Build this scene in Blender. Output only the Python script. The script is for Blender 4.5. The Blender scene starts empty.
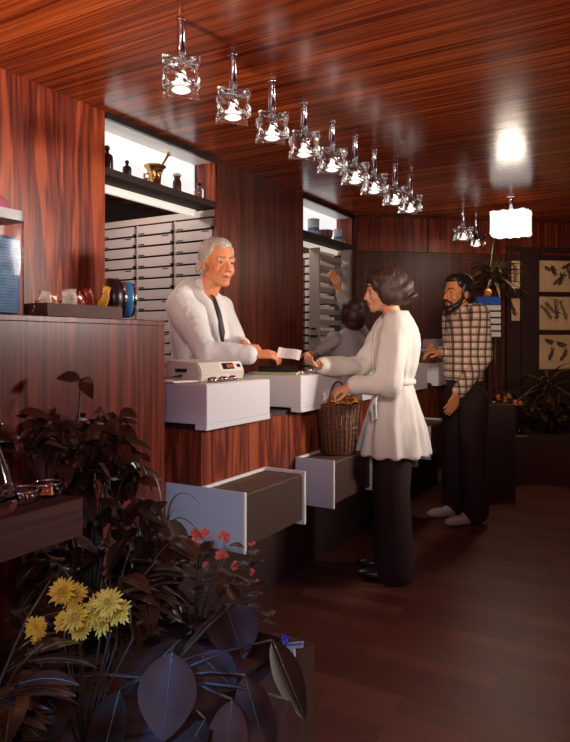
import bpy, bmesh, math, random
from mathutils import Vector, Matrix, noise, Quaternion
random.seed(7)
PI = math.pi
C = bpy.context.scene.collection
V = Vector
# ---------------------------------------------------------------- camera frame
FPX = 650.0; HX = 285.0; HY = 343.0; EYE = 1.25
FW = V((-0.5, math.cos(PI/6), 0)); RT = V((math.cos(PI/6), 0.5, 0))
def P(px, py, d):
    return V((0, 0, EYE)) + FW*d + RT*((px-HX)/FPX*d) + V((0, 0, (HY-py)/FPX*d))
# ---------------------------------------------------------------- materials
def newmat(name):
    m = bpy.data.materials.new(name); m.use_nodes = True
    nt = m.node_tree; b = nt.nodes['Principled BSDF']
    return m, nt, b
def N(nt, t, **kw):
    n = nt.nodes.new(t)
    for k, v in kw.items():
        if k in n.inputs: n.inputs[k].default_value = v
        else: setattr(n, k, v)
    return n
def L(nt, a, ao, b, bi): nt.links.new(a.outputs[ao], b.inputs[bi])
def plain(name, col, rough=0.5, metal=0.0, var=0.12, scale=25, bump=0.0, coat=0.0, em=None, ems=0, spec=0.5, trans=0.0, sheen=0.0):
    m, nt, b = newmat(name)
    tc = N(nt, 'ShaderNodeTexCoord'); nz = N(nt, 'ShaderNodeTexNoise', Scale=scale, Detail=4.0)
    L(nt, tc, 'Object', nz, 'Vector')
    rp = N(nt, 'ShaderNodeValToRGB')
    rp.color_ramp.elements[0].position = 0.3; rp.color_ramp.elements[1].position = 0.7
    rp.color_ramp.elements[0].color = tuple(c*(1-var) for c in col)+(1,)
    rp.color_ramp.elements[1].color = tuple(min(1, c*(1+var)) for c in col)+(1,)
    L(nt, nz, 'Fac', rp, 'Fac'); L(nt, rp, 'Color', b, 'Base Color')
    b.inputs['Roughness'].default_value = rough; b.inputs['Metallic'].default_value = metal
    b.inputs['Coat Weight'].default_value = coat; b.inputs['Specular IOR Level'].default_value = spec
    b.inputs['Transmission Weight'].default_value = trans
    if sheen: b.inputs['Sheen Weight'].default_value = sheen
    if bump:
        bp = N(nt, 'ShaderNodeBump', Strength=bump, Distance=0.01)
        L(nt, nz, 'Fac', bp, 'Height'); L(nt, bp, 'Normal', b, 'Normal')
    if em:
        b.inputs['Emission Color'].default_value = em+(1,); b.inputs['Emission Strength'].default_value = ems
    return m
def wood(name, dark, mid, light, rot=(0, 0, 0), across=9.0, along=0.55, rough=0.3, seam=None, bump=0.15, contrast=1.0, off=(0,0,0), spec=0.3):
    """grain runs along local Z of the mapped space"""
    m, nt, b = newmat(name)
    tc = N(nt, 'ShaderNodeTexCoord'); mp0 = N(nt, 'ShaderNodeMapping'); mp0.inputs['Rotation'].default_value = rot
    mp0.inputs['Location'].default_value = off
    L(nt, tc, 'Object', mp0, 'Vector')
    mp = N(nt, 'ShaderNodeMapping'); mp.inputs['Scale'].default_value = (across, across, along)
    L(nt, mp0, 'Vector', mp, 'Vector')
    n1 = N(nt, 'ShaderNodeTexNoise', Scale=1.0, Detail=3.0, Roughness=0.55, Distortion=0.6); L(nt, mp, 'Vector', n1, 'Vector')
    mp2 = N(nt, 'ShaderNodeMapping'); mp2.inputs['Scale'].default_value = (across*9, across*9, along*2.0)
    L(nt, mp0, 'Vector', mp2, 'Vector')
    n2 = N(nt, 'ShaderNodeTexNoise', Scale=1.0, Detail=4.0, Roughness=0.6); L(nt, mp2, 'Vector', n2, 'Vector')
    mx = N(nt, 'ShaderNodeMath', operation='MULTIPLY_ADD'); mx.inputs[1].default_value = 0.42
    ml = N(nt, 'ShaderNodeMath', operation='MULTIPLY'); ml.inputs[1].default_value = 0.58
    # cathedral rings : sine of the broad noise
    rg = N(nt, 'ShaderNodeMath', operation='MULTIPLY'); rg.inputs[1].default_value = 34.0; L(nt, n1, 'Fac', rg, 0)
    sn = N(nt, 'ShaderNodeMath', operation='SINE'); L(nt, rg, 'Value', sn, 0)
    sm = N(nt, 'ShaderNodeMath', operation='MULTIPLY_ADD'); sm.inputs[1].default_value = 0.17
    L(nt, sn, 'Value', sm, 0); L(nt, n1, 'Fac', sm, 2)
    L(nt, sm, 'Value', ml, 0); L(nt, n2, 'Fac', mx, 0); L(nt, ml, 'Value', mx, 2)
    rp = N(nt, 'ShaderNodeValToRGB'); e = rp.color_ramp.elements
    c = 0.14/contrast
    e[0].position = 0.5-c; e[0].color = dark+(1,); e[1].position = 0.5+c; e[1].color = light+(1,)
    x = e.new(0.5); x.color = mid+(1,)
    L(nt, mx, 'Value', rp, 'Fac')
    out = (rp, 'Color'); hgt = (n2, 'Fac')
    if seam:
        width, depthd, vary = seam
        sp = N(nt, 'ShaderNodeSeparateXYZ'); L(nt, mp0, 'Vector', sp, 'Vector')
        dv = N(nt, 'ShaderNodeMath', operation='DIVIDE'); dv.inputs[1].default_value = width; L(nt, sp, 'Y', dv, 0)
        fr = N(nt, 'ShaderNodeMath', operation='FRACT'); L(nt, dv, 'Value', fr, 0)
        gt = N(nt, 'ShaderNodeMath', operation='GREATER_THAN'); gt.inputs[1].default_value = 0.035; L(nt, fr, 'Value', gt, 0)
        fl = N(nt, 'ShaderNodeMath', operation='FLOOR'); L(nt, dv, 'Value', fl, 0)
        wn = N(nt, 'ShaderNodeTexWhiteNoise', noise_dimensions='1D'); L(nt, fl, 'Value', wn, 'W')
        mr = N(nt, 'ShaderNodeMapRange'); mr.inputs['To Min'].default_value = 1-vary; mr.inputs['To Max'].default_value = 1+vary*0.6
        L(nt, wn, 'Value', mr, 'Value')
        g2 = N(nt, 'ShaderNodeMapRange'); g2.inputs['To Min'].default_value = 0.35; L(nt, gt, 'Value', g2, 'Value')
        mm = N(nt, 'ShaderNodeMath', operation='MULTIPLY'); L(nt, mr, 'Result', mm, 0); L(nt, g2, 'Result', mm, 1)
        vm = N(nt, 'ShaderNodeVectorMath', operation='SCALE'); L(nt, rp, 'Color', vm, 0); L(nt, mm, 'Value', vm, 'Scale')
        out = (vm, 'Vector')
        ad = N(nt, 'ShaderNodeMath', operation='MULTIPLY_ADD'); ad.inputs[1].default_value = 0.35; L(nt, n2, 'Fac', ad, 0); L(nt, gt, 'Value', ad, 2)
        hgt = (ad, 'Value')
    L(nt, out[0], out[1], b, 'Base Color')
    b.inputs['Roughness'].default_value = rough; b.inputs['Specular IOR Level'].default_value = spec
    if bump:
        bp = N(nt, 'ShaderNodeBump', Strength=bump, Distance=0.004)
        L(nt, hgt[0], hgt[1], bp, 'Height'); L(nt, bp, 'Normal', b, 'Normal')
    return m
M = {}
rd, rm, rl = (0.08, 0.010, 0.005), (0.25, 0.034, 0.012), (0.46, 0.088, 0.026)
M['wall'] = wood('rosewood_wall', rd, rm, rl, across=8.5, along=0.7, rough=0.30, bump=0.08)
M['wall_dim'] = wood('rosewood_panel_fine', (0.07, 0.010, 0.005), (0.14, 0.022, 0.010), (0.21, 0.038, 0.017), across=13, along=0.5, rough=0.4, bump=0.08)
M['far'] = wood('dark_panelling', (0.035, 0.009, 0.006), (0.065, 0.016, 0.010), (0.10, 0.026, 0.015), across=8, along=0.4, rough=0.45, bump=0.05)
CA = math.radians(15.3)
# grain of the ceiling runs along direction 15 deg off -X : rotate so it maps onto Z
M['ceil'] = wood('rosewood_ceiling', (0.15, 0.020, 0.006), (0.36, 0.062, 0.016), (0.58, 0.125, 0.032), rot=(0, PI/2, -CA), across=17, along=0.3, rough=0.2, seam=(0.115, 1, 0.12), bump=0.22, contrast=0.85, spec=0.5)
M['part'] = wood('rosewood_partition', (0.065, 0.010, 0.006), (0.125, 0.020, 0.010), (0.20, 0.038, 0.018), across=14, along=0.5, rough=0.24, bump=0.05, spec=0.5)
M['front'] = wood('rosewood_counter', (0.06, 0.010, 0.006), (0.19, 0.032, 0.014), (0.32, 0.07, 0.026), across=9, along=0.9, rough=0.35, bump=0.08)
M['tablewood'] = wood('dark_red_veneer', (0.03, 0.008, 0.006), (0.05, 0.012, 0.008), (0.075, 0.019, 0.012), rot=(PI/2, 0, 0), across=8, along=0.8, rough=0.6, bump=0.05)
M['traywood'] = plain('dark_tray_wood', (0.09, 0.026, 0.016), 0.65, var=0.3)
M['dark'] = plain('dark_brown_paint', (0.03, 0.010, 0.007), 0.6)
M['black'] = plain('black_satin', (0.014, 0.007, 0.006), 0.35)
M['shelfdark'] = plain('dark_shelf_edge', (0.030, 0.011, 0.008), 0.8)
M['slot'] = plain('slot_black', (0.012, 0.009, 0.009), 0.7)
M['drawer'] = plain('grey_lacquered_drawer', (0.32, 0.26, 0.25), 0.45, var=0.05, scale=4)
M['frame_grey'] = plain('grey_lacquered_frame', (0.34, 0.27, 0.25), 0.45, var=0.04, scale=4)
M['whitebox'] = plain('white_speckled_laminate', (0.70, 0.67, 0.68), 0.45, var=0.07, scale=260)
M['panel_blue'] = plain('pale_grey_laminate', (0.48, 0.52, 0.60), 0.4, var=0.05, scale=220)
M['white'] = plain('white_enamel', (0.74, 0.69, 0.64), 0.35, var=0.03)
M['slat'] = plain('brown_ribbed_cover', (0.10, 0.05, 0.032), 0.55, var=0.25)
M['slat2'] = plain('dark_brown_side', (0.055, 0.025, 0.018), 0.5, var=0.2, scale=60)
M['coat'] = plain('white_cotton', (0.72, 0.70, 0.69), 0.8, var=0.04, scale=8, sheen=0.2)
M['coat_cream'] = plain('cream_cotton', (0.80, 0.75, 0.68), 0.8, var=0.05, scale=8, sheen=0.2)
M['coat_mauve'] = plain('mauve_grey_cotton', (0.42, 0.35, 0.37), 0.85, var=0.06, scale=8)
M['skin'] = plain('skin_ruddy', (0.72, 0.27, 0.12), 0.5, var=0.08, scale=18)
M['skin_pale'] = plain('skin_pale', (0.74, 0.36, 0.20), 0.5, var=0.06, scale=18)
M['skin_tan'] = plain('skin_tan', (0.66, 0.24, 0.09), 0.5, var=0.08, scale=18)
M['lips'] = plain('lips', (0.50, 0.14, 0.09), 0.5)
def hairmat(name, a, bcol, rough=0.4):
    m, nt, b = newmat(name)
    tc = N(nt, 'ShaderNodeTexCoord'); mp = N(nt, 'ShaderNodeMapping'); mp.inputs['Scale'].default_value = (240, 240, 14)
    L(nt, tc, 'Object', mp, 'Vector')
    nz = N(nt, 'ShaderNodeTexNoise', Scale=1.0, Detail=3.0); L(nt, mp, 'Vector', nz, 'Vector')
    rp = N(nt, 'ShaderNodeValToRGB'); rp.color_ramp.elements[0].position = 0.35; rp.color_ramp.elements[1].position = 0.65
    rp.color_ramp.elements[0].color = a+(1,); rp.color_ramp.elements[1].color = bcol+(1,)
    L(nt, nz, 'Fac', rp, 'Fac'); L(nt, rp, 'Color', b, 'Base Color')
    bp = N(nt, 'ShaderNodeBump', Strength=0.5, Distance=0.004); L(nt, nz, 'Fac', bp, 'Height'); L(nt, bp, 'Normal', b, 'Normal')
    b.inputs['Roughness'].default_value = rough
    return m
M['hair_grey'] = hairmat('grey_hair', (0.30, 0.24, 0.20), (0.62, 0.54, 0.48))
M['hair_brown'] = hairmat('brown_hair', (0.022, 0.008, 0.006), (0.075, 0.024, 0.014), 0.5)
M['hair_black'] = hairmat('black_hair', (0.008, 0.005, 0.004), (0.03, 0.014, 0.010))
M['trouser'] = plain('dark_brown_trousers', (0.024, 0.008, 0.006), 0.85, var=0.2)
M['shoe_white'] = plain('pale_shoe', (0.55, 0.45, 0.38), 0.5)
M['tie'] = plain('dark_tie', (0.02, 0.014, 0.014), 0.6)
M['chrome'] = plain('chrome', (0.62, 0.58, 0.66), 0.12, metal=1.0, var=0.02)
M['brass'] = plain('aged_brass', (0.55, 0.30, 0.11), 0.28, metal=1.0, var=0.25)
M['bulb'] = plain('lit_bulb', (1, 0.95, 0.88), 0.4, em=(1.0, 0.93, 0.86), ems=0.85)
M['biglamp'] = plain('lit_white_glass', (0.9, 0.88, 0.85), 0.3, em=(1.0, 0.95, 0.90), ems=0.75, var=0.03)
M['lightbox'] = plain('lit_opal_panel', (0.8, 0.8, 0.78), 0.5, em=(0.93, 0.95, 0.96), ems=0.62, var=0.02)
M['lightstrip'] = plain('lit_opal_strip', (0.8, 0.8, 0.78), 0.5, em=(1.0, 0.88, 0.74), ems=0.34, var=0.02)
def glassmat(name, col=(1, 1, 1), rough=0.03, bump=0.0, scale=20, ior=1.45):
    m, nt, b = newmat(name)
    b.inputs['Base Color'].default_value = col+(1,); b.inputs['Transmission Weight'].default_value = 1.0
    b.inputs['Roughness'].default_value = rough; b.inputs['IOR'].default_value = ior
    if bump:
        tc = N(nt, 'ShaderNodeTexCoord'); nz = N(nt, 'ShaderNodeTexVoronoi', Scale=scale); L(nt, tc, 'Object', nz, 'Vector')
        bp = N(nt, 'ShaderNodeBump', Strength=bump, Distance=0.02); L(nt, nz, 'Distance', bp, 'Height'); L(nt, bp, 'Normal', b, 'Normal')
    return m
M['glass'] = glassmat('moulded_glass', (1.0, 0.98, 1.0), 0.06, 0.5, 20)
M['board'] = plain('dark_board', (0.030, 0.010, 0.008), 0.5)
M['clear'] = glassmat('clear_glass', (0.95, 0.97, 1.0), 0.02)
M['sclera'] = plain('eye_white', (0.42, 0.34, 0.29), 0.3)
M['jarglass'] = glassmat('thin_jar_glass', (1, 1, 1), 0.05, ior=1.12)
M['blueglass'] = plain('blue_ribbed_plastic', (0.06, 0.27, 0.55), 0.3, var=0.3, scale=30)
M['blueplain'] = plain('blue_band', (0.04, 0.20, 0.42), 0.3)
M['bluedark'] = plain('dark_blue_stripe', (0.02, 0.07, 0.2), 0.4)
M['pink'] = plain('pink_lid', (0.50, 0.14, 0.20), 0.35)
M['greycap'] = plain('grey_collar', (0.30, 0.27, 0.28), 0.35)
M['amber'] = plain('amber_bottle', (0.05, 0.018, 0.010), 0.2)
M['greenjar'] = plain('dark_green_bottle', (0.06, 0.055, 0.03), 0.2)
M['jar_white'] = plain('glazed_white_jar', (0.48, 0.48, 0.56), 0.3, var=0.1, scale=60)
M['jar_blue'] = plain('blue_glaze', (0.08, 0.13, 0.32), 0.3)
M['bowlwood'] = plain('turned_wood', (0.10, 0.035, 0.02), 0.4, var=0.3)
M['cream'] = plain('cream_plastic', (0.60, 0.53, 0.45), 0.4, var=0.03)
M['display'] = plain('dark_display', (0.02, 0.01, 0.01), 0.2)
M['digits'] = plain('red_digits', (0.4, 0.06, 0.04), 0.4, em=(1, 0.2, 0.1), ems=0.25)
M['red'] = plain('red_card', (0.55, 0.05, 0.03), 0.5)
M['paper'] = plain('white_paper', (0.80, 0.76, 0.72), 0.7, var=0.02)
M['yellowgreen'] = plain('pale_green_card', (0.42, 0.42, 0.18), 0.6)
M['basket'] = plain('brown_wicker', (0.13, 0.045, 0.018), 0.6, var=0.5, scale=90, bump=0.8)
M['straw'] = plain('golden_wrapping', (0.62, 0.26, 0.05), 0.45, var=0.5, scale=60)
M['orange'] = plain('orange_fruit', (0.65, 0.16, 0.03), 0.5)
M['foil_a'] = plain('orange_wrapper', (0.50, 0.13, 0.03), 0.25, var=0.4, scale=80)
M['foil_b'] = plain('yellow_wrapper', (0.62, 0.28, 0.03), 0.25, var=0.3, scale=80)
M['foil_c'] = plain('pale_wrapper', (0.55, 0.42, 0.35), 0.25, var=0.3, scale=80)
M['foil_d'] = plain('dark_red_wrapper', (0.30, 0.04, 0.025), 0.25, var=0.3, scale=80)
M['leaf'] = plain('glossy_dark_leaf', (0.040, 0.016, 0.009), 0.25, var=0.4, scale=14)
M['leaf_dark'] = plain('dull_dark_leaf', (0.026, 0.010, 0.006), 0.3, var=0.5, scale=14)
M['leaf_vein'] = plain('pale_leaf_vein', (0.11, 0.075, 0.035), 0.4)
M['leaf_mid'] = plain('olive_leaf', (0.075, 0.048, 0.024), 0.3, var=0.4, scale=14)
M['leaf_pale'] = plain('pale_green_leaf', (0.10, 0.16, 0.08), 0.45, var=0.3)
M['stem'] = plain('brown_stem', (0.05, 0.03, 0.015), 0.5)
M['yellow'] = plain('yellow_petals', (0.78, 0.52, 0.05), 0.55, var=0.18, scale=40)
M['yellow_eye'] = plain('flower_centre', (0.45, 0.26, 0.02), 0.7)
M['redpetal'] = plain('red_petals', (0.48, 0.06, 0.035), 0.5, var=0.35, scale=60)
M['orangepetal'] = plain('orange_petals', (0.60, 0.20, 0.05), 0.5, var=0.2)
M['bluepetal'] = plain('violet_petals', (0.06, 0.05, 0.42), 0.4)
M['soil'] = plain('potting_soil', (0.05, 0.015, 0.010), 0.95, var=0.4, bump=0.5)
M['planter'] = plain('dark_red_planter', (0.055, 0.018, 0.012), 0.5, var=0.1)
M['sepia'] = plain('aged_print_paper', (0.62, 0.38, 0.19), 0.7, var=0.15, scale=5)
M['ink'] = plain('sepia_ink', (0.09, 0.05, 0.03), 0.8)
M['rackblue'] = plain('blue_rack_header', (0.03, 0.09, 0.40), 0.4)
M['mauvebox'] = plain('mauve_grey_plastic', (0.22, 0.18, 0.23), 0.35)
# floor
def floormat():
    m, nt, b = newmat('dark_stained_planks')
    tc = N(nt, 'ShaderNodeTexCoord'); mp = N(nt, 'ShaderNodeMapping'); mp.inputs['Rotation'].default_value = (0, 0, 0)
    L(nt, tc, 'Object', mp, 'Vector')
    br = N(nt, 'ShaderNodeTexBrick', Scale=1.0)
    br.inputs['Brick Width'].default_value = 0.52; br.inputs['Row Height'].default_value = 0.105
    br.inputs['Mortar Size'].default_value = 0.0015; br.inputs['Bias'].default_value = -0.2
    br.inputs['Color1'].default_value = (0.12, 0.034, 0.022, 1); br.inputs['Color2'].default_value = (0.20, 0.064, 0.042, 1)
    br.inputs['Mortar'].default_value = (0.05, 0.016, 0.011, 1)
    L(nt, mp, 'Vector', br, 'Vector')
    mp2 = N(nt, 'ShaderNodeMapping'); mp2.inputs['Scale'].default_value = (2, 40, 1); L(nt, tc, 'Object', mp2, 'Vector')
    nz = N(nt, 'ShaderNodeTexNoise', Scale=1.0, Detail=4.0); L(nt, mp2, 'Vector', nz, 'Vector')
    mr = N(nt, 'ShaderNodeMapRange'); mr.inputs['To Min'].default_value = 0.8; mr.inputs['To Max'].default_value = 1.2; L(nt, nz, 'Fac', mr, 'Value')
    vm = N(nt, 'ShaderNodeVectorMath', operation='SCALE'); L(nt, br, 'Color', vm, 0); L(nt, mr, 'Result', vm, 'Scale')
    L(nt, vm, 'Vector', b, 'Base Color'); b.inputs['Roughness'].default_value = 0.42
    return m
M['floor'] = floormat()
def plaidmat():
    m, nt, b = newmat('cream_brown_plaid')
    tc = N(nt, 'ShaderNodeTexCoord'); sp = N(nt, 'ShaderNodeSeparateXYZ'); pm = N(nt, 'ShaderNodeMapping'); pm.inputs['Rotation'].default_value = (0, 0, 0.35)
    L(nt, tc, 'Object', pm, 'Vector'); L(nt, pm, 'Vector', sp, 'Vector')
    def stripes(axis, period, duty, phase=0.0):
        a = N(nt, 'ShaderNodeMath', operation='MULTIPLY_ADD'); a.inputs[1].default_value = 1/period; a.inputs[2].default_value = phase+50
        L(nt, sp, axis, a, 0)
        f = N(nt, 'ShaderNodeMath', operation='FRACT'); L(nt, a, 'Value', f, 0)
        l = N(nt, 'ShaderNodeMath', operation='LESS_THAN'); l.inputs[1].default_value = duty; L(nt, f, 'Value', l, 0)
        return l
    res = None
    for ax in ('X', 'Z'):
        for per, duty, ph, w in ((0.05, 0.30, 0, 0.8), (0.05, 0.10, 0.6, 0.45)):
            s = stripes(ax, per, duty, ph)
            k = N(nt, 'ShaderNodeMath', operation='MULTIPLY_ADD'); k.inputs[1].default_value = -w; k.inputs[2].default_value = 1.0; L(nt, s, 'Value', k, 0)
            if res is None: res = k
            else:
                mu = N(nt, 'ShaderNodeMath', operation='MULTIPLY'); L(nt, res, 'Value', mu, 0); L(nt, k, 'Value', mu, 1); res = mu
    mx = N(nt, 'ShaderNodeMix', data_type='RGBA'); mx.inputs[6].default_value = (0.035, 0.012, 0.008, 1); mx.inputs[7].default_value = (0.80, 0.58, 0.42, 1)
    L(nt, res, 'Value', mx, 0); nt.links.new(mx.outputs[2], b.inputs['Base Color'])
    b.inputs['Roughness'].default_value = 0.9
    return m
M['plaid'] = plaidmat()
# ---------------------------------------------------------------- mesh helpers
def obj(name, bm, mat, parent=None, smooth=False, recalc=True):
    if recalc: bmesh.ops.recalc_face_normals(bm, faces=bm.faces)
    me = bpy.data.meshes.new(name); bm.to_mesh(me); bm.free()
    if smooth:
        for p in me.polygons: p.use_smooth = True
    mats = mat if isinstance(mat, (list, tuple)) else [mat]
    for k in mats: me.materials.append(M[k] if isinstance(k, str) else k)
    o = bpy.data.objects.new(name, me); C.objects.link(o)
    if parent: o.parent = parent
    return o
def tag(o, label, cat, group=None):
    o['label'] = label; o['category'] = cat
    if group: o['group'] = group
    return o
def thing(name, label, cat, loc=(0, 0, 0), rz=0, group=None):
    o = bpy.data.objects.new(name, None); o.empty_display_size = 0.05; C.objects.link(o)
    o.location = loc; o.rotation_euler = (0, 0, rz)
    return tag(o, label, cat, group)
def struct(name, bm, mat, parent=None, smooth=False):
    o = obj(name, bm, mat, parent, smooth)
    if not parent: o['kind'] = 'structure'
    return o
def dup(root, loc=None, label=None, group=None):
    r = root.copy(); C.objects.link(r)
    if loc is not None: r.location = loc
    if label: r['label'] = label
    if group: r['group'] = group
    for ch in list(root.children):
        c = ch.copy(); C.objects.link(c); c.parent = r
        for g in list(ch.children):
            d = g.copy(); C.objects.link(d); d.parent = c
    return r
def NB(): return bmesh.new()
def box(bm, x0, x1, y0, y1, z0, z1, mi=0, bev=0.0):
    r = bmesh.ops.create_cube(bm, size=1.0)
    for v in r['verts']:
        v.co = V(((x0+x1)/2+v.co.x*(x1-x0), (y0+y1)/2+v.co.y*(y1-y0), (z0+z1)/2+v.co.z*(z1-z0)))
    fs = list({f for v in r['verts'] for f in v.link_faces})
    for f in fs: f.material_index = mi
    if bev:
        es = list({e for v in r['verts'] for e in v.link_edges})
        b = bmesh.ops.bevel(bm, geom=es, offset=bev, segments=2, affect='EDGES', profile=0.5)
        for f in b['faces']: f.material_index = mi
    return bm
def bx(*a, **k): return box(NB(), *a, **k)
def obox(bm, c, ax, half, mi=0):
    """oriented box; ax = three axis vectors, half = half sizes"""
    r = bmesh.ops.create_cube(bm, size=2.0)
    for v in r['verts']:
        q = v.co.copy(); v.co = V(c)+ax[0]*q.x*half[0]+ax[1]*q.y*half[1]+ax[2]*q.z*half[2]
    for f in {f for v in r['verts'] for f in v.link_faces}: f.material_index = mi
    return bm
def lathe(bm, prof, c=(0, 0, 0), seg=24, axis=None, mi=0):
    """prof list of (r,z). axis: optional 3x3 to orient"""
    c = V(c); rings = []
    A = axis or Matrix.Identity(3)
    for r, z in prof:
        if r < 1e-5: rings.append([bm.verts.new(c+A@V((0, 0, z)))])
        else: rings.append([bm.verts.new(c+A@V((r*math.cos(2*PI*k/seg), r*math.sin(2*PI*k/seg), z))) for k in range(seg)])
    for a, b in zip(rings, rings[1:]):
        if len(a) == 1 and len(b) == 1: continue
        for k in range(seg):
            k2 = (k+1) % seg
            if len(a) == 1: f = bm.faces.new((a[0], b[k], b[k2]))
            elif len(b) == 1: f = bm.faces.new((a[k], a[k2], b[0]))
            else: f = bm.faces.new((a[k], a[k2], b[k2], b[k]))
            f.material_index = mi
    return bm
def frame_of(d):
    d = V(d).normalized(); u = V((0, 0, 1)) if abs(d.z) < 0.95 else V((1, 0, 0))
    s = d.cross(u).normalized(); t = s.cross(d).normalized()
    return s, t, d
def tube(bm, pts, rad, seg=8, mi=0, flat=1.0):
    pts = [V(p) for p in pts]; n = len(pts)
    rs = rad if isinstance(rad, (list, tuple)) else [rad]*n
    rings = []; prev = None
    for i, p in enumerate(pts):
        d = pts[min(i+1, n-1)]-pts[max(i-1, 0)]
        if prev is None: s, t, _ = frame_of(d)
        else:
            dn = d.normalized(); s = (prev-dn*prev.dot(dn)).normalized(); t = dn.cross(s)
        prev = s
        rings.append([bm.verts.new(p+(s*math.cos(2*PI*k/seg)+t*math.sin(2*PI*k/seg)*flat)*rs[i]) for k in range(seg)])
    for a, b in zip(rings, rings[1:]):
        for k in range(seg):
            f = bm.faces.new((a[k], a[(k+1) % seg], b[(k+1) % seg], b[k])); f.material_index = mi
    for r in (rings[0][::-1], rings[-1]):
        f = bm.faces.new(r); f.material_index = mi
    return bm
def ball(bm, c, r, rot=None, sub=3, mi=0):
    q = bmesh.ops.create_icosphere(bm, subdivisions=sub, radius=1.0)
    if not isinstance(r, (list, tuple)): r = (r, r, r)
    R = rot or Matrix.Identity(3)
    for v in q['verts']: v.co = V(c)+R@V((v.co.x*r[0], v.co.y*r[1], v.co.z*r[2]))
    for f in {f for v in q['verts'] for f in v.link_faces}: f.material_index = mi
    return bm
def cap(bm, a, b, ra, rb, seg=14, squash=None):
    """tapered capsule, closed; squash=(vec, factor) flattens along vec"""
    a = V(a); b = V(b); s, t, d = frame_of(b-a); ln = (b-a).length
    prof = []
    for i in range(5): th = PI/2*i/4; prof.append((ra*math.sin(th), -ra*math.cos(th)))
    for i in range(5): th = PI/2*i/4; prof.append((rb*math.cos(th), ln+rb*math.sin(th)))
    A = Matrix((s, t, d)).transposed()
    n0 = len(bm.verts)
    lathe(bm, prof, a, seg, A)
    if squash:
        bm.verts.ensure_lookup_table(); nv = squash[0].normalized()
        for v in bm.verts[n0:]:
            w = v.co-a; base = a+d*w.dot(d); off = v.co-base
            v.co = base+off-nv*off.dot(nv)*(1-squash[1])
    return bm
def loftblob(bm, secs, seg=28):
    """closed loft: secs (center, rx, ry, rotz)"""
    rings = []
    for c, rx, ry, rz in secs:
        c = V(c); ca, sa = math.cos(rz), math.sin(rz)
        rings.append([bm.verts.new(c+V((rx*math.cos(t)*ca-ry*math.sin(t)*sa, rx*math.cos(t)*sa+ry*math.sin(t)*ca, 0))) for t in [2*PI*k/seg for k in range(seg)]])
    for a, b in zip(rings, rings[1:]):
        for k in range(seg): bm.faces.new((a[k], a[(k+1) % seg], b[(k+1) % seg], b[k]))
    bm.faces.new(rings[0][::-1]); bm.faces.new(rings[-1])
    return bm
def remesh(name, bm, mat, parent, voxel=0.006, smooth=4, fold=None, sm_f=0.6):
    bmesh.ops.recalc_face_normals(bm, faces=bm.faces)
    me = bpy.data.meshes.new(name+'_src'); bm.to_mesh(me); bm.free()
    o = bpy.data.objects.new(name+'_src', me); C.objects.link(o)
    md = o.modifiers.new('r', 'REMESH'); md.mode = 'VOXEL'; md.voxel_size = voxel; md.use_smooth_shade = True
    if smooth:
        s = o.modifiers.new('s', 'SMOOTH'); s.factor = sm_f; s.iterations = smooth
    bpy.context.view_layer.update(); dg = bpy.context.evaluated_depsgraph_get()
    m2 = bpy.data.meshes.new_from_object(o.evaluated_get(dg)); m2.name = name
    bpy.data.objects.remove(o)
    if fold:
        nrm = [v.normal.copy() for v in m2.vertices]
        for v, n in zip(m2.vertices, nrm): v.co = v.co+n*fold(v.co, n)
    for p in m2.polygons: p.use_smooth = True
    m2.materials.clear(); m2.materials.append(M[mat])
    r = bpy.data.objects.new(name, m2); C.objects.link(r); r.parent = parent
    return r
# ---------------------------------------------------------------- the room
WX = -2.6
H = 2.5
def slab(name, pts, z0, z1, mat):
    bm = NB(); lo = [bm.verts.new((x, y, z0)) for x, y in pts]; hi = [bm.verts.new((x, y, z1)) for x, y in pts]
    bm.faces.new(lo[::-1]); bm.faces.new(hi)
    for k in range(len(pts)):
        j = (k+1) % len(pts); bm.faces.new((lo[k], lo[j], hi[j], hi[k]))
    return struct(name, bm, mat)
foot = [(-4.3, -1.2), (3.2, -1.2), (3.2, 10.2), (-4.3, 10.2)]
slab('floor', foot, -0.1, 0.0, 'floor')
slab('ceiling', foot, H, H+0.1, 'ceil')
# left wall with two tall openings (pharmacy side) : three full-height panels and shelf bays
struct('wall_left', bx(WX-0.12, WX, -1.2, 2.556, 0, H), 'wall')
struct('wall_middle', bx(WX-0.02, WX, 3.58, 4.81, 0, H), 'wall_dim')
struct('wall_back_room', bx(-4.3, -4.2, -1.2, 6.2, 0, H), 'dark')
struct('wall_back_room_end', bx(-4.3, WX-0.02, 6.1, 6.2, 0, H), 'dark')
struct('trim_1', bx(WX-0.012, WX+0.012, 2.556, 3.58, H-0.035, H-0.001), 'black')
struct('trim_2', bx(WX-0.012, WX+0.012, 4.81, 5.84, H-0.035, H-0.001), 'black')
# far wall, close to square-on, receding a little to the right
P0 = V((-2.57, 5.84, 0)); FD = (RT*2.25+FW*0.38).normalized(); FN = V((FD.y, -FD.x, 0))   # FN points to the room
def fw(s, out, z): return P0+FD*s+FN*out+V((0, 0, z))
def fbox(bm, s0, s1, o0, o1, z0, z1, mi=0):
    c = fw((s0+s1)/2, (o0+o1)/2, (z0+z1)/2)
    return obox(bm, c, (FD, FN, V((0, 0, 1))), ((s1-s0)/2, (o1-o0)/2, (z1-z0)/2), mi)
def far_s(px):   # distance along the far wall seen at pixel column px
    k = (px-HX)/FPX; a = P0.dot(RT)-k*P0.dot(FW); b = FD.dot(RT)-k*FD.dot(FW); return -a/b
def far_z(px, py):
    p = P0+FD*far_s(px); return EYE+(HY-py)/FPX*p.dot(FW)
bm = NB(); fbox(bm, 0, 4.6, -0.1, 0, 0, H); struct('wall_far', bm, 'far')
zb = far_z(440, 253)
bm = NB()
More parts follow.
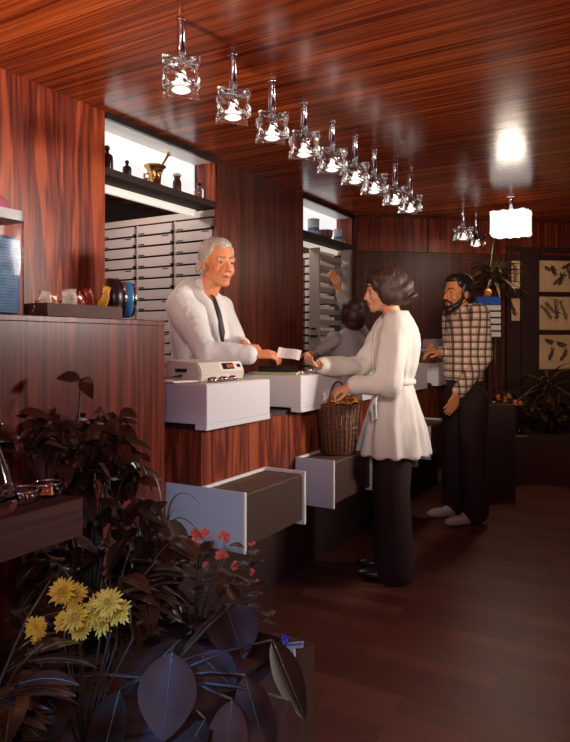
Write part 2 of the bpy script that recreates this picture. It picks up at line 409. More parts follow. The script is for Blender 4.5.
for a, b in ((0.0, 0.72), (0.725, 1.42), (1.425, 2.05), (2.055, 2.7), (2.705, 3.6)): fbox(bm, a+0.004, b, 0, 0.03, zb, H-0.02)
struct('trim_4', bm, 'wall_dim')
struct('wall_corner_post', bx(WX-0.02, WX+0.03, 5.84, 5.92, 0, H), 'far')
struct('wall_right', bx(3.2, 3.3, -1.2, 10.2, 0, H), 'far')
# ---------------------------------------------------------------- shelf bays in the openings
def bay(y0, y1, which):
    t = thing('display_bay', which[0], 'shelf', (0, 0, 0))
    obj('shelf_board', bx(WX-0.17, WX-0.005, y0, y1, 2.165, 2.205), 'shelfdark', t)
    obj('backlit_panel', bx(WX-0.19, WX-0.17, y0+0.01, y1-0.005, 2.205, H-0.03), 'lightbox', t)
    obj('light_strip', bx(WX-0.19, WX-0.17, y0+0.01, y1-0.005, 2.118, 2.165), 'lightstrip', t)
    obj('end_panel', bx(WX-0.19, WX-0.005, y1-0.02, y1, 2.205, H-0.03), 'wall', t)
    obj('canopy', bx(WX-0.19, WX-0.014, y0, y1, H-0.03, H-0.002), 'white', t)
    return t
bay(2.56, 3.575, ['backlit display shelf above the grey drawers behind the grey-haired man'])
bay(4.815, 5.835, ['backlit display shelf above the far drawer cabinet, behind the reaching assistant'])
# ---------------------------------------------------------------- things on the shelves
SZ = 2.206
def on_shelf(px, back=0.085):
    x = WX-back; k = (px-HX)/FPX; y = (k*(-0.5*x)-RT.x*x)/(0.5-k*FW.y); return V((x, y, SZ))
def bottle(px, h, r, mat, label, neck=0.35, cat='bottle', lid=None, lidmat='black', back=0.085):
    t = thing('apothecary_bottle', label, cat, on_shelf(px, back), 0, 'apothecary bottles and jars on the backlit shelves')
    obj('body', lathe(NB(), [(0, 0), (r*0.94, 0), (r, h*0.04), (r, h*0.55), (r*0.9, h*0.64), (r*neck, h*0.72), (r*neck, h*0.86), (0, h*0.86)], seg=20), mat, t, True)
    obj('stopper', lathe(NB(), [(0, h*0.86), (r*neck*1.3, h*0.86), (r*neck*1.5, h*0.93), (r*neck*0.9, h), (0, h)], seg=16), lidmat, t, True)
    return t
bottle(107, 0.15, 0.034, 'amber', 'dark bottle at the left end of the near backlit shelf', lidmat='greenjar')
bottle(127, 0.105, 0.026, 'black', 'small black stoppered bottle on near shelf, left of the brass mortar')
bottle(177, 0.13, 0.028, 'amber', 'brown medicine bottle with pale cap, right of the brass mortar', neck=0.7, lidmat='jar_white')
bottle(199, 0.12, 0.032, 'clear', 'clear glass stoppered bottle at right end of near shelf', lidmat='black')
t = thing('mortar', 'brass mortar standing on the near backlit shelf', 'mortar', on_shelf(155))
obj('bowl', lathe(NB(), [(0, 0), (0.045, 0), (0.047, 0.012), (0.036, 0.02), (0.04, 0.08), (0.056, 0.115), (0.068, 0.122), (0.068, 0.13), (0.055, 0.128), (0.04, 0.10), (0.03, 0.03), (0, 0.028)], seg=28), 'brass', t, True)
obj('handle', tube(NB(), [(-0.036, -0.02, 0.085), (-0.055, -0.035, 0.08), (-0.055, -0.035, 0.055), (-0.036, -0.02, 0.05)], 0.008), 'brass', t, True)
t = thing('pestle', 'brass pestle leaning in the mortar on the near shelf', 'pestle', on_shelf(155))
obj('rod', tube(NB(), [(0, -0.01, 0.04), (0.01, 0.05, 0.14), (0.02, 0.10, 0.22)], [0.012, 0.007, 0.008]), 'brass', t, True)
obj('knob', ball(NB(), (0.021, 0.105, 0.225), 0.014, sub=2), 'brass', t, True)
def porcelain(px, h, r, label):
    t = thing('porcelain_jar', label, 'jar', on_shelf(px, 0.08), 0, 'porcelain jars on the far backlit shelf')
    obj('body', lathe(NB(), [(0, 0), (r, 0), (r, h*0.9), (r*0.9, h*0.93), (0, h*0.93)], seg=22), 'jar_white', t, True)
    obj('painted_band', lathe(NB(), [(r*1.006, h*0.25), (r*1.01, h*0.26), (r*1.01, h*0.45), (r*1.006, h*0.46)], seg=22), 'jar_blue', t, True)
    obj('rim', lathe(NB(), [(r*0.5, h*0.93), (r*1.05, h*0.93), (r*1.05, h*0.98), (0, h)], seg=22), 'jar_white', t, True)
porcelain(313.5, 0.15, 0.052, 'blue and white porcelain jar at left end of the far backlit shelf')
porcelain(338, 0.135, 0.042, 'blue and white porcelain jar right of the wooden bowl, far shelf')
t = thing('wooden_bowl', 'dark turned wooden bowl between two porcelain jars on far shelf', 'bowl', on_shelf(325, 0.085))
obj('bowl', lathe(NB(), [(0, 0), (0.05, 0), (0.068, 0.03), (0.073, 0.075), (0.075, 0.083), (0.066, 0.083), (0.05, 0.03), (0, 0.02)], seg=24), 'bowlwood', t, True)
bottle(346, 0.13, 0.034, 'clear', 'clear glass stoppered bottle at right end of far shelf', lidmat='jar_white', back=0.08)
# ---------------------------------------------------------------- drawer cabinets
def drawer_cabinet(x1, x0, y, cols, colw, rows, top, label, bottom=0.0, openleft=False):
    t = thing('drawer_cabinet', label, 'cabinet', (0, 0, 0))
    obj('carcass', bx(x0, x1, y+0.01, y+0.22, 0.0, top), 'slot', t)
    f = NB(); box(f, x0, x1, y-0.012, y+0.01, top-0.045, top)
    box(f, x1-0.03, x1, y-0.012, y+0.01, 0.0, top-0.045)
    obj('frame', f, 'frame_grey', t)
    pitch = 0.0785; xr = x1-0.035
    for c in range(cols):
        a = xr-colw*(c+1)+0.022; b = xr-colw*c-0.008
        st = obj('upright', bx(b+0.003, b+0.013, y-0.004, y+0.012, 0.45, top-0.045), 'frame_grey', t) if c else None
        for r in range(rows):
            zt = top-0.06-r*pitch
            bm = NB(); box(bm, a, b, y-0.028, y+0.012, zt-0.052, zt, bev=0.003)
            box(bm, a+0.01, b-0.01, y-0.034, y-0.02, zt-0.066, zt-0.052)
            d = obj('drawer', bm, 'drawer', t)
            obj('handle', bx(a+0.02+0.0, a+0.075, y-0.036, y-0.03, zt-0.063, zt-0.055), 'slot', d)
            if r % 3 == 1: obj('label_holder', bx(b-0.09, b-0.03, y-0.0295, y-0.0275, zt-0.012, zt-0.004), 'slot', d)
    return t
drawer_cabinet(WX-0.005, -4.1, 3.62, 4, 0.355, 20, 2.165+0.0, 'wall of pale grey drawers behind the grey-haired pharmacist')
c2 = drawer_cabinet(WX-0.005, -4.1, 5.87, 1, 0.12, 0, 2.165, 'far grey drawer cabinet with one tall column pulled out')
for c in range(3):
    for r in range(19):
        zt = 2.10-r*0.0785; b = -2.86-c*0.3
        obj('drawer', bx(b-0.28, b, 5.84, 5.88, zt-0.058, zt, bev=0.003), 'drawer', c2)
obj('stile', bx(-2.735, -2.64, 5.845, 5.875, 0, 2.12), 'frame_grey', c2)
po = obj('pull_out_front', bx(-2.79, -2.685, 5.27, 5.295, 0.35, 2.12, bev=0.004), 'frame_grey', c2)
obj('handle', bx(-2.775, -2.70, 5.262, 5.27, 1.30, 1.325), 'slot', po)
obj('label_holder', bx(-2.765, -2.715, 5.264, 5.27, 1.37, 1.39), 'slot', po)
for r in range(17):
    z = 0.42+r*0.1
    d = obj('pull_out_tray', bx(-2.785, -2.69, 5.30, 5.80-0.02*(r % 3), z, z+0.045), 'drawer', c2)
    obj('packet', bx(-2.775, -2.70, 5.34+0.03*(r % 2), 5.62, z+0.045, z+0.075), 'white', d)
# ---------------------------------------------------------------- partition (raised end of the counter) 
PX = -1.61; PT = 1.333
t = thing('service_counter', 'long rosewood dispensing counter running away under the white boxes', 'counter', (0, 0, 0))
obj('front_panel', bx(-1.60, -1.56, 2.065, 5.75, 0.44, 0.905), 'front', t)
obj('end_panel', bx(-1.90, -1.56, 2.045, 2.065, 0.44, 0.905), 'front', t)
obj('worktop', bx(-1.90, -1.565, 2.045, 5.75, 0.905, 0.925), 'dark', t)
obj('plinth', bx(-1.88, -1.72, 2.1, 5.7, 0.0, 0.44), 'dark', t)
t = thing('raised_counter', 'tall red-brown veneered counter end with trays on top at left', 'counter', (0, 0, 0))
obj('front_panel', bx(PX-0.035, PX, -1.0, 1.885, 0.0, PT-0.02), 'part', t)
obj('end_panel', bx(PX-0.40, PX-0.002, 1.855, 1.883, 0.0, PT-0.02), 'part', t)
obj('top', bx(PX-0.42, PX+0.002, -1.0, 1.887, PT-0.02, PT, bev=0.003), 'part', t)
# ---------------------------------------------------------------- white boxes on the counter
def white_box(y0, label):
    y1 = y0+0.465
    t = thing('counter_box', label, 'box', (0, y0, 0), 0, 'white boxes standing in a row on the counter')
    obj('body', bx(-1.86, -1.50, 0, 0.465, 0.935, 1.09, bev=0.004), 'whitebox', t)
    obj('top_inset', bx(-1.845, -1.515, 0.015, 0.45, 1.0895, 1.0925), 'cream', t)
    for q, (a, b) in enumerate(((0.03, 0.09), (0.35, 0.41))):
        obj('foot', bx(-1.575, -1.535, a, b, 0.925, 0.935), 'cream', t)
        obj('foot', bx(-1.84, -1.80, a, b, 0.925, 0.935), 'cream', t)
    # lower skirt of the box hangs a little below the worktop edge
    obj('skirt', bx(-1.555, -1.50, 0, 0.465, 0.915, 0.936), 'whitebox', t)
    return t
for y0, lb in ((2.0, 'nearest white counter box, with the cash machine on top'),
               (2.752, 'second white counter box, with the white-coated woman’s shadow on it'),
               (3.50, 'third white counter box, hidden behind the white-coated woman'),
               (4.25, 'fourth white counter box, between the woman and the bearded man'),
               (5.0, 'last white counter box at the far end of the counter')):
    white_box(y0, lb)
# ---------------------------------------------------------------- bag rests on the front of the counter
def bag_rest(y0, wide, label):
    t = thing('bag_rest', label, 'shelf', (0, y0, 0), 0, 'brown and white bag rests below the counter')
    ym = 0.47; zt, zb_ = 0.688, 0.467
    bm = NB()
    box(bm, -1.73 if wide else -1.555, -1.35, 0.0, 0.012, zb_-0.008, zt, bev=0.002)
    obj('side_panel', bm, ['panel_blue'], t)
    obj('panel_edge', bx(-1.351, -1.346, -0.001, 0.013, zb_-0.008, zt+0.001), 'white', t)
    obj('side_panel', bx(-1.555, -1.345, ym, ym+0.014, zb_-0.01, zt), 'white', t)
    obj('back_panel', bx(-1.556, -1.546, 0.012, ym, zb_, zt), 'white', t)
    for k in range(14):
        x = -1.545+k*0.0132
        obj('slat', bx(x, x+0.0105, 0.013, ym-0.001, zt-0.022, zt-0.012), 'slat', t)
    obj('tray', bx(-1.545, -1.357, 0.013, ym-0.001, zb_+0.01, zt-0.022), 'slat2', t)
    return t
bag_rest(2.03, True, 'nearest brown-topped bag rest with large pale blue end panel')
bag_rest(2.795, False, 'second bag rest, under the wicker basket')
bag_rest(3.55, False, 'third bag rest, hidden behind the white-coated woman')
bag_rest(4.30, False, 'fourth bag rest, its pale end showing right of the woman’s coat hem')
# ---------------------------------------------------------------- pendant lamps
def glass_shade_bm(w, h):
    bm = NB(); bmesh.ops.create_cube(bm, size=2.0)
    bmesh.ops.subdivide_edges(bm, edges=bm.edges[:], cuts=7, use_grid_fill=True)
    for v in bm.verts:
        x, y, z = v.co
        ex = sum(1 for q in (x, y, z) if abs(q) > 0.999)
        # concave faces, pointed corners, scalloped edges
        cr = (abs(x)*abs(y)*abs(z))**0.8
        k = 0.87+0.16*cr
        face_u = 1.0
        co = V((x, y, z))
        if abs(x) > 0.999: co.x = x*(k+0.05*math.cos(3*PI*y)*math.cos(2.2*PI*z))
        if abs(y) > 0.999: co.y = y*(k+0.05*math.cos(3*PI*x)*math.cos(2.2*PI*z))
        if abs(z) > 0.999: co.z = z*(k*0.92+0.06+ (0.16*math.exp(-(x*x+y*y)*5) if z > 0 else -0.02))
        v.co = V((co.x*w/2, co.y*w/2, co.z*h/2))
    for f in bm.faces: f.material_index = 0
    return bm
def pendant():
    t = thing('pendant_lamp', '', 'lamp', (0, 0, H))
    obj('ceiling_cap', lathe(NB(), [(0, 0), (0.019, 0), (0.019, -0.008), (0.015, -0.012), (0, -0.012)], seg=20), 'chrome', t, True)
    obj('stem', lathe(NB(), [(0.0165, -0.01), (0.0165, -0.175), (0, -0.175)], seg=16), 'chrome', t, True)
    s = obj('glass_shade', glass_shade_bm(0.140, 0.116), 'glass', t); s.location = (0, 0, -0.228); s.rotation_euler = (0, 0, math.radians(40))
    b = obj('bulb', lathe(NB(), [(0, -0.034), (0.026, -0.032), (0.038, -0.022), (0.036, -0.008), (0.018, 0.004), (0.012, 0.03), (0, 0.03)], seg=18), 'bulb', t, True)
    b.location = (0, 0, -0.250)
    return t
lamp0 = pendant()
ords = ['nearest and largest', 'second from the camera', 'third from the camera', 'fourth from the camera', 'fifth from the camera', 'sixth from the camera', 'seventh from the camera', 'eighth from the camera', 'ninth from the camera']
targets = [181, 233, 272, 304, 332, 355, 374, 395, 410]
def y_at(px, x):
    k = (px-HX)/FPX; return (k*(-0.5*x)-RT.x*x)/(0.5-k*FW.y)
G = 'star-shaped glass pendant lamps in a row over the counter'
ln = 1
lampys = []
for i, px in enumerate(targets):
    loc = (-1.6, y_at(px, -1.6), H); lampys.append(loc[1])
    lb = 'glass pendant on chrome stem, %s of the row of nine' % ords[i]
    o = lamp0 if i == 0 else dup(lamp0, loc)
    o.location = loc; o['label'] = lb; o['group'] = G
    lampys[-1] = loc[1]
for px, lb in ((463, 'far glass pendant, left of the two above the bearded man'), (476, 'far glass pendant, right of the two above the bearded man')):
    d = dup(lamp0, (-1.6, y_at(px, -1.6), H), lb, 'two far glass pendants above the bearded man')
# large lit lamp
bl = P(511, 197, 5.54); 
t = thing('square_glass_lamp', 'large lit square block lamp of bright white glass at far right', 'lamp', (bl.x, bl.y, H))
def drum(w, h):
    bm = NB(); bmesh.ops.create_cube(bm, size=2.0); bmesh.ops.subdivide_edges(bm, edges=bm.edges[:], cuts=9, use_grid_fill=True)
    for v in bm.verts:
        x, y, z = v.co; a = math.atan2(y, x); r = max(abs(x), abs(y)); rr = math.hypot(x, y) or 1
        k = (0.62+0.38*r/rr)
        w_ = 1+0.03*math.cos(13*a)*(1 if abs(z) > 0.7 else 0.3)
        zz = z*(1+0.06*math.cos(14*a)*r)
        v.co = V((x*k*w_*w/2, y*k*w_*w/2, zz*h/2))
    return bm
o = obj('glass_shade', drum(0.32, 0.19), 'biglamp', t, True); o.location = (0, 0, -0.235)
obj('stem', lathe(NB(), [(0.016, 0), (0.016, -0.15), (0, -0.15)], seg=14), 'chrome', t, True)
obj('ceiling_cap', lathe(NB(), [(0, 0), (0.045, 0), (0.045, -0.01), (0, -0.012)], seg=20), 'chrome', t, True)
# ---------------------------------------------------------------- things on top of the raised counter
def xy(px, x): return V((x, y_at(px, x), 0))
# tall dispenser with blue ribbed contents at the left edge
t = thing('dispenser_jar', 'tall clear jar filled with blue ribbed packs, pink lid, left edge', 'jar', (-1.74, 1.22, PT))
def rrect(bm, w, d, z0, z1, r, mi=0, seg=6):
    pts = []
    for cx, cy, a0 in ((w/2-r, d/2-r, 0), (-w/2+r, d/2-r, PI/2), (-w/2+r, -d/2+r, PI), (w/2-r, -d/2+r, 1.5*PI)):
        for k in range(seg+1): a = a0+PI/2*k/seg; pts.append((cx+r*math.cos(a), cy+r*math.sin(a)))
    lo = [bm.verts.new((x, y, z0)) for x, y in pts]; hi = [bm.verts.new((x, y, z1)) for x, y in pts]
    for k in range(len(pts)): j = (k+1) % len(pts); bm.faces.new((lo[k], lo[j], hi[j], hi[k])).material_index = mi
    bm.faces.new(lo[::-1]).material_index = mi; bm.faces.new(hi).material_index = mi
    return bm
obj('glass_body', rrect(NB(), 0.14, 0.2, 0.0, 0.30, 0.02), 'jarglass', t)
bm = NB()
for k in range(24): rrect(bm, 0.122, 0.180, 0.008+k*0.0092, 0.015+k*0.0092, 0.016)
obj('blue_packs', bm, 'blueglass', t)
obj('filling', rrect(NB(), 0.116, 0.172, 0.006, 0.235, 0.016), 'bluedark', t)
obj('collar', rrect(NB(), 0.145, 0.205, 0.285, 0.315, 0.025), 'greycap', t)
o = obj('lid', lathe(NB(), [(0.075, 0.315), (0.072, 0.34), (0.05, 0.36), (0, 0.365)], seg=28), 'pink', t, True); o.scale = (0.85, 1.15, 1)
t = thing('pot_label', 'crumpled clear packet beside the blue-filled jar', 'packet', (-1.69, 1.40, PT))
obj('packet', ball(NB(), (0, 0, 0.03), (0.03, 0.03, 0.03), sub=1), 'foil_c', t)
t = thing('wooden_tray', 'dark wooden tray of wrapped sweets on the raised counter', 'tray', (-1.70, 0, PT))
ya, yb = y_at(42, -1.66), y_at(117, -1.66)
bm = NB(); box(bm, -0.065, 0.065, ya, yb, 0, 0.006); box(bm, 0.057, 0.065, ya, yb, 0.006, 0.042); box(bm, -0.065, -0.057, ya, yb, 0.006, 0.042)
box(bm, -0.057, 0.057, ya, ya+0.008, 0.006, 0.042); box(bm, -0.057, 0.057, yb-0.008, yb, 0.006, 0.05)
obj('tray_body', bm, 'traywood', t)
def packet(px, x, z, tilt, mat, h, w, label):
    y = y_at(px, x)
    bm = NB(); h *= 1.15; bmesh.ops.create_grid(bm, x_segments=6, y_segments=6, size=1.0)
    for v in bm.verts:
        a, b = v.co.x, v.co.y; v.co = V((0.008*math.sin(3*a)+0.006*math.sin(5*b+a), a*w/2, (b+1)*h/2))
    g = bmesh.ops.solidify(bm, geom=bm.faces[:], thickness=0.012)
    o = obj('sweet_packet', bm, mat, None, True); o.location = (x, y, PT+z); o.rotation_euler = (tilt, 0.25, 0)
    tag(o, label, 'sweet', 'wrapped sweets in the wooden tray')
packet(39, -1.70, 0.012, -0.3, 'foil_c', 0.065, 0.055, 'pale foil-wrapped sweet at the left end of the tray')
packet(52, -1.70, 0.010, 0.5, 'foil_a', 0.06, 0.07, 'orange wrapped sweet second from left in the tray')
packet(62, -1.71, 0.010, -0.4, 'foil_a', 0.06, 0.06, 'orange wrapped sweet third from left in the tray')
packet(69, -1.69, 0.010, 0.2, 'foil_c', 0.075, 0.06, 'pale orange wrapped sweet in the middle of the tray')
packet(80, -1.70, 0.010, 0.7, 'foil_d', 0.07, 0.08, 'dark brown-red wrapped sweet leaning in the tray')
packet(90, -1.70, 0.010, 0.3, 'foil_d', 0.085, 0.032, 'tall red packet standing near right end of tray')
packet(99, -1.70, 0.010, -0.15, 'foil_b', 0.095, 0.035, 'tall yellow packet at the right end of the tray')
# round canister lying on its side
cc = V((-1.74, y_at(118, -1.74), PT+0.078))
t = thing('round_canister', 'black round canister with chrome and blue bands, right of the sweets', 'canister', cc)
ax = Matrix((V((0.0, 0, 1)).cross(V((0.51, 0.86, 0))).normalized(), V((0, 0, 1)), V((0.51, 0.86, 0)).normalized())).transposed()
obj('black_end', lathe(NB(), [(0, -0.045), (0.070, -0.045), (0.078, -0.038), (0.078, -0.002), (0, -0.002)], seg=36, axis=ax), 'black', t, True)
obj('chrome_barrel', lathe(NB(), [(0.055, -0.002), (0.066, 0), (0.066, 0.05), (0.062, 0.054), (0, 0.054)], seg=36, axis=ax), 'chrome', t, True)
obj('blue_band', lathe(NB(), [(0.0665, 0.014), (0.068, 0.015), (0.068, 0.04), (0.0665, 0.041)], seg=36, axis=ax), 'blueplain', t, True)
# ---------------------------------------------------------------- things on the first boxes
T1 = 1.093
t = thing('cash_machine', 'cream desk machine with sloped front and red display on nearest box', 'cash register', (-1.73, 2.29, T1))
bm = NB(); sec = [(-0.09, 0), (0.10, 0), (0.105, 0.035), (0.085, 0.075), (-0.085, 0.085)]
lo = [bm.verts.new((x, -0.16, z)) for x, z in sec]; hi = [bm.verts.new((x, 0.16, z)) for x, z in sec]
bm.faces.new(lo[::-1]); bm.faces.new(hi)
for k in range(5): j = (k+1) % 5; bm.faces.new((lo[k], lo[j], hi[j], hi[k]))
bmesh.ops.bevel(bm, geom=bm.edges[:], offset=0.005, segments=2, affect='EDGES')
obj('housing', bm, 'cream', t)
def slope_box(y0, y1, z0, z1, th, mat, nm, par):
    a = V((0.105, 0, 0.035)); b = V((0.085, 0, 0.075)); d = (b-a)
    n = V((d.z, 0, -d.x)).normalized()
    bm = NB(); c = a+d*((z0+z1)/2)+V((0, (y0+y1)/2, 0)); obox(bm, c, (V((0, 1, 0)), d.normalized(), n), ((y1-y0)/2, d.length*(z1-z0)/2, th)); return obj(nm, bm, mat, par)
slope_box(-0.02, 0.15, 0.02, 0.98, 0.001, 'white', 'display_surround', t)
dp = slope_box(0.0, 0.085, 0.2, 0.85, 0.002, 'display', 'display', t)
for k in range(4): slope_box(0.034+k*0.012, 0.041+k*0.012, 0.35, 0.7, 0.0026, 'digits', 'digit', dp)
slope_box(0.11, 0.135, 0.35, 0.7, 0.003, 'display', 'switch', t)
obj('paper_slot', bx(-0.03, 0.03, -0.163, -0.159, 0.035, 0.05), 'slot', t)
def knob(x, y, r, h, lb, g):
    t = thing('chrome_knob', lb, 'knob', (x, y, T1), 0, g)
    obj('base', lathe(NB(), [(0, 0), (r, 0), (r, h*0.6), (r*0.8, h), (0, h)], seg=18), 'chrome', t, True)
gk = 'small chrome dishes on the counter boxes'
for x, y, lb in ((-1.54, 2.09, 'small chrome dish before the cream machine, left one'), (-1.54, 2.16, 'small chrome dish before the cream machine, middle one'), (-1.545, 2.235, 'small chrome dish before the cream machine, right one'),
                 (-1.55, 2.83, 'small chrome dish at the left edge of the second counter box'), (-1.56, 3.0, 'small chrome dish under the woman’s outstretched wrist')):
    knob(x, y, 0.02, 0.022, lb, gk)
def card(name, loc, sx, sy, rz, mat, label, cat, th=0.002, tilt=0):
    o = obj(name, bx(-sx/2, sx/2, -sy/2, sy/2, 0, th), mat); o.location = loc; o.rotation_euler = (tilt, 0, rz); tag(o, label, cat); return o
card('red_card', (-1.80, 2.03, T1), 0.06, 0.05, 0.3, 'red', 'red card lying at left end of the nearest counter box', 'card', 0.006)
t = thing('pen', 'dark pen lying on papers left of the cream machine', 'pen', (-1.74, 2.07, T1+0.006))
obj('barrel', tube(NB(), [(-0.03, -0.05, 0.004), (0.03, 0.04, 0.016)], 0.005), 'black', t, True)
card('paper_sheet', (-1.72, 2.07, T1), 0.16, 0.13, -0.2, 'paper', 'white papers lying left of the cream machine', 'paper', 0.005)
card('writing_pad', (-1.68, 2.85, T1), 0.26, 0.17, 0.1, 'yellowgreen', 'pale green pad on the second counter box', 'pad', 0.012)
card('black_wallet', (-1.67, 2.82, T1+0.0125), 0.17, 0.10, 0.15, 'black', 'black wallet on the green pad under the joined hands', 'wallet', 0.03)
# scale on box 4
t = thing('weighing_scale', 'grey weighing scale with white dish before the bearded man', 'scale', (-1.64, 5.14, T1))
obj('base', bx(-0.10, 0.10, -0.10, 0.14, 0, 0.075, bev=0.008), 'traywood', t)
obj('housing', bx(-0.06, 0.10, 0.05, 0.20, 0.075, 0.19, bev=0.02), 'mauvebox', t)
obj('dish', lathe(NB(), [(0, 0.078), (0.07, 0.08), (0.11, 0.105), (0.115, 0.108), (0.07, 0.09), (0, 0.088)], seg=26), 'white', t, True)
o = obj('orange', ball(NB(), (0, 0, 0.035), 0.034), 'orange', None, True); o.location = (-1.61, 5.12, T1+0.088); tag(o, 'orange fruit in the white scale dish', 'orange')
# ---------------------------------------------------------------- wicker basket
bc = V((-1.45, 3.06, 0.679))
t = thing('wicker_basket', 'brown wicker basket on the bag rest in front of the woman', 'basket', bc)
prof = [(0, 0), (0.082, 0), (0.085, 0.004)]
for k in range(17): prof.append((0.086+0.022*k/16+(0.003 if k % 2 else 0), 0.008+0.235*k/16))
prof += [(0.113, 0.25), (0.108, 0.258), (0.100, 0.25), (0.085, 0.12), (0, 0.1)]
obj('weave', lathe(NB(), prof, seg=40), 'basket', t, True)
bm = NB()
for k in range(26):
    a = 2*PI*k/26; tube(bm, [(0.088*math.cos(a), 0.088*math.sin(a), 0.01), (0.112*math.cos(a), 0.112*math.sin(a), 0.25)], 0.003, 6)
obj('stake', bm, 'basket', t, True)
pts = [V((0.0, 0.105*math.cos(a), 0.245+0.125*math.sin(a))) for a in [PI*k/16 for k in range(17)]]
obj('handle', tube(NB(), pts, 0.006, 8), 'basket', t, True)
bm = NB()
for k in range(70):
    a = random.uniform(0, 2*PI); r = random.uniform(0.02, 0.10); z = 0.262+random.uniform(-0.015, 0.028)
    c = V((r*math.cos(a), r*math.sin(a), z)); d = V((random.uniform(-1, 1), random.uniform(-1, 1), random.uniform(-.3, .4))).normalized()*random.uniform(0.02, 0.045)
    tube(bm, [c-d, c+V((0, 0, 0.012)), c+d], [0.003, 0.007, 0.002], 6)
o = obj('golden_straw', bm, 'straw', None, True); o.location = bc; o['kind'] = 'stuff'; tag(o, 'golden crinkled wrapping filling the wicker basket', 'wrapping')
# ---------------------------------------------------------------- people
def bezier_side(a, b, t): return a.lerp(b, t)
def hand(bm, wrist, d, nrm, side, curl=0.5, length=0.175, spread=0.0, thumb_out=0.6, pinch=False):
    """d: direction of the fingers, nrm: back-of-hand direction, side: +1 thumb along  d x nrm"""
    d = d.normalized(); nrm = (nrm-d*nrm.dot(d)).normalized(); s = d.cross(nrm).normalized()*side
    k = length/0.175
    pl = 0.085*k
    for j in range(4):
        off = (0.028-0.0187*j)*k
        cap(bm, wrist+s*off*0.55, wrist+d*pl+s*off, 0.013*k, 0.0105*k, 10)
    fl = [0.072, 0.080, 0.074, 0.058]
    for j in range(4):
        off = (0.029-0.0193*j)*k
        p = wrist+d*pl+s*off; dirv = d.copy(); ang = 0
        segs = (0.45, 0.32, 0.23); c = curl*(1+0.12*j) if not pinch else curl*(0.9+0.25*j)
        r = 0.0088*k
        for q, f in enumerate(segs):
            ang += c*(0.5, 0.6, 0.4)[q]
            dv = (d*math.cos(ang)-nrm*math.sin(ang)+s*spread*(1.5-j)*0.1).normalized()
            p2 = p+dv*fl[j]*f*k; cap(bm, p, p2, r, r*0.9, 10); p = p2; r *= 0.9
    p = wrist+d*0.02*k+s*0.022*k-nrm*0.004*k
    tv = (d*0.75+s*thumb_out-nrm*0.35).normalized(); p2 = p+tv*0.042*k; cap(bm, p, p2, 0.0135*k, 0.011*k, 10)
    tv = (d*1.0+s*thumb_out*0.25-nrm*0.35).normalized(); p3 = p2+tv*0.032*k; cap(bm, p2, p3, 0.0105*k, 0.0095*k, 10)
    tv = (d*1.0-s*0.1-nrm*0.3).normalized(); cap(bm, p3, p3+tv*0.02*k, 0.009*k, 0.008*k, 10)
def head_prims(bm, M4, k=1.0, male=True):
    """M4 maps head space (facing +X, left +Y) to body-local space"""
    R = M4.to_3x3()
    def B(c, r, rz=0, ry=0):
        ball(bm, M4@V([q*k for q in c]), tuple(q*k for q in r), R@Matrix.Rotation(rz, 3, 'Z')@Matrix.Rotation(ry, 3, 'Y'), 3)
    def Cp(a, b, ra, rb): cap(bm, M4@V([q*k for q in a]), M4@V([q*k for q in b]), ra*k, rb*k, 12)
    B((-.012, 0, .036), (.098, .076, .086)); B((.028, 0, .02), (.062, .066, .075))
    B((.028, 0, -.035), (.060, .060, .080)); B((.030, 0, -.070), (.052, .050, .038), 0, 0.15)
    B((.070, 0, -.100), (.020, .024, .017)); Cp((.0, .052, -.055), (.066, .018, -.098), .016, .014); Cp((.0, -.052, -.055), (.066, -.018, -.098), .016, .014)
    nz_ = 0 if male else -.006
    Cp((.086, 0, .006), (.110+nz_, 0, -.030), .008, .011); B((.112+nz_, 0, -.034), (.012, .012, .010))
    B((.100, .011, -.038), (.010, .007, .007)); B((.100, -.011, -.038), (.010, .007, .007))
    for s in (1, -1):
        Cp((.086, .012*s, .022), (.074, .048*s, .020), .0085, .0075)
        B((.058, .036*s, -.034), (.026, .024, .030))
        B((-.008, .078*s, -.012), (.020, .007, .031), 0, -0.2); B((-.006, .076*s, -.034), (.009, .007, .012))
        # eyelids
        Cp((.083, .020*s, .010), (.077, .044*s, .008), .0058, .005)
        Cp((.082, .021*s, -.008), (.076, .043*s, -.008), .005, .0045)
    B((.088, 0, -.058), (.012, .026, .014)); B((.084, 0, -.078), (.012, .022, .012))
def face_parts(root, M4, k, skin, brow, lipm='lips', iris='black'):
    R = M4.to_3x3()
    def W(c): return M4@V([q*k for q in c])
    bm = NB()
    for s in (1, -1): ball(bm, W((.0745, .032*s, .001)), 0.0105*k, sub=2)
    e = obj('eyes', bm, 'sclera', root, True)
    bm = NB()
    for s in (1, -1): ball(bm, W((.0818, .032*s, .001)), (0.0062*k,)*3, sub=2)
    obj('iris', bm, iris, e, True)
    bm = NB()
    for s in (1, -1): tube(bm, [W((.096, .012*s, .024)), W((.093, .030*s, .031)), W((.078, .050*s, .026))], [.003*k, .0045*k, .002*k], 6)
    obj('eyebrows', bm, brow, root, True)
    bm = NB()
    tube(bm, [W((.088, .022, -.067)), W((.0985, .010, -.063)), W((.0995, 0, -.0645)), W((.0985, -.010, -.063)), W((.088, -.022, -.067))], [.002*k, .004*k, .0035*k, .004*k, .002*k], 6)
    tube(bm, [W((.087, .020, -.069)), W((.0965, .009, -.072)), W((.0975, 0, -.0725)), W((.0965, -.009, -.072)), W((.087, -.020, -.069))], [.002*k, .004*k, .0045*k, .004*k, .002*k], 6)
    obj('lips', bm, lipm, root, True)
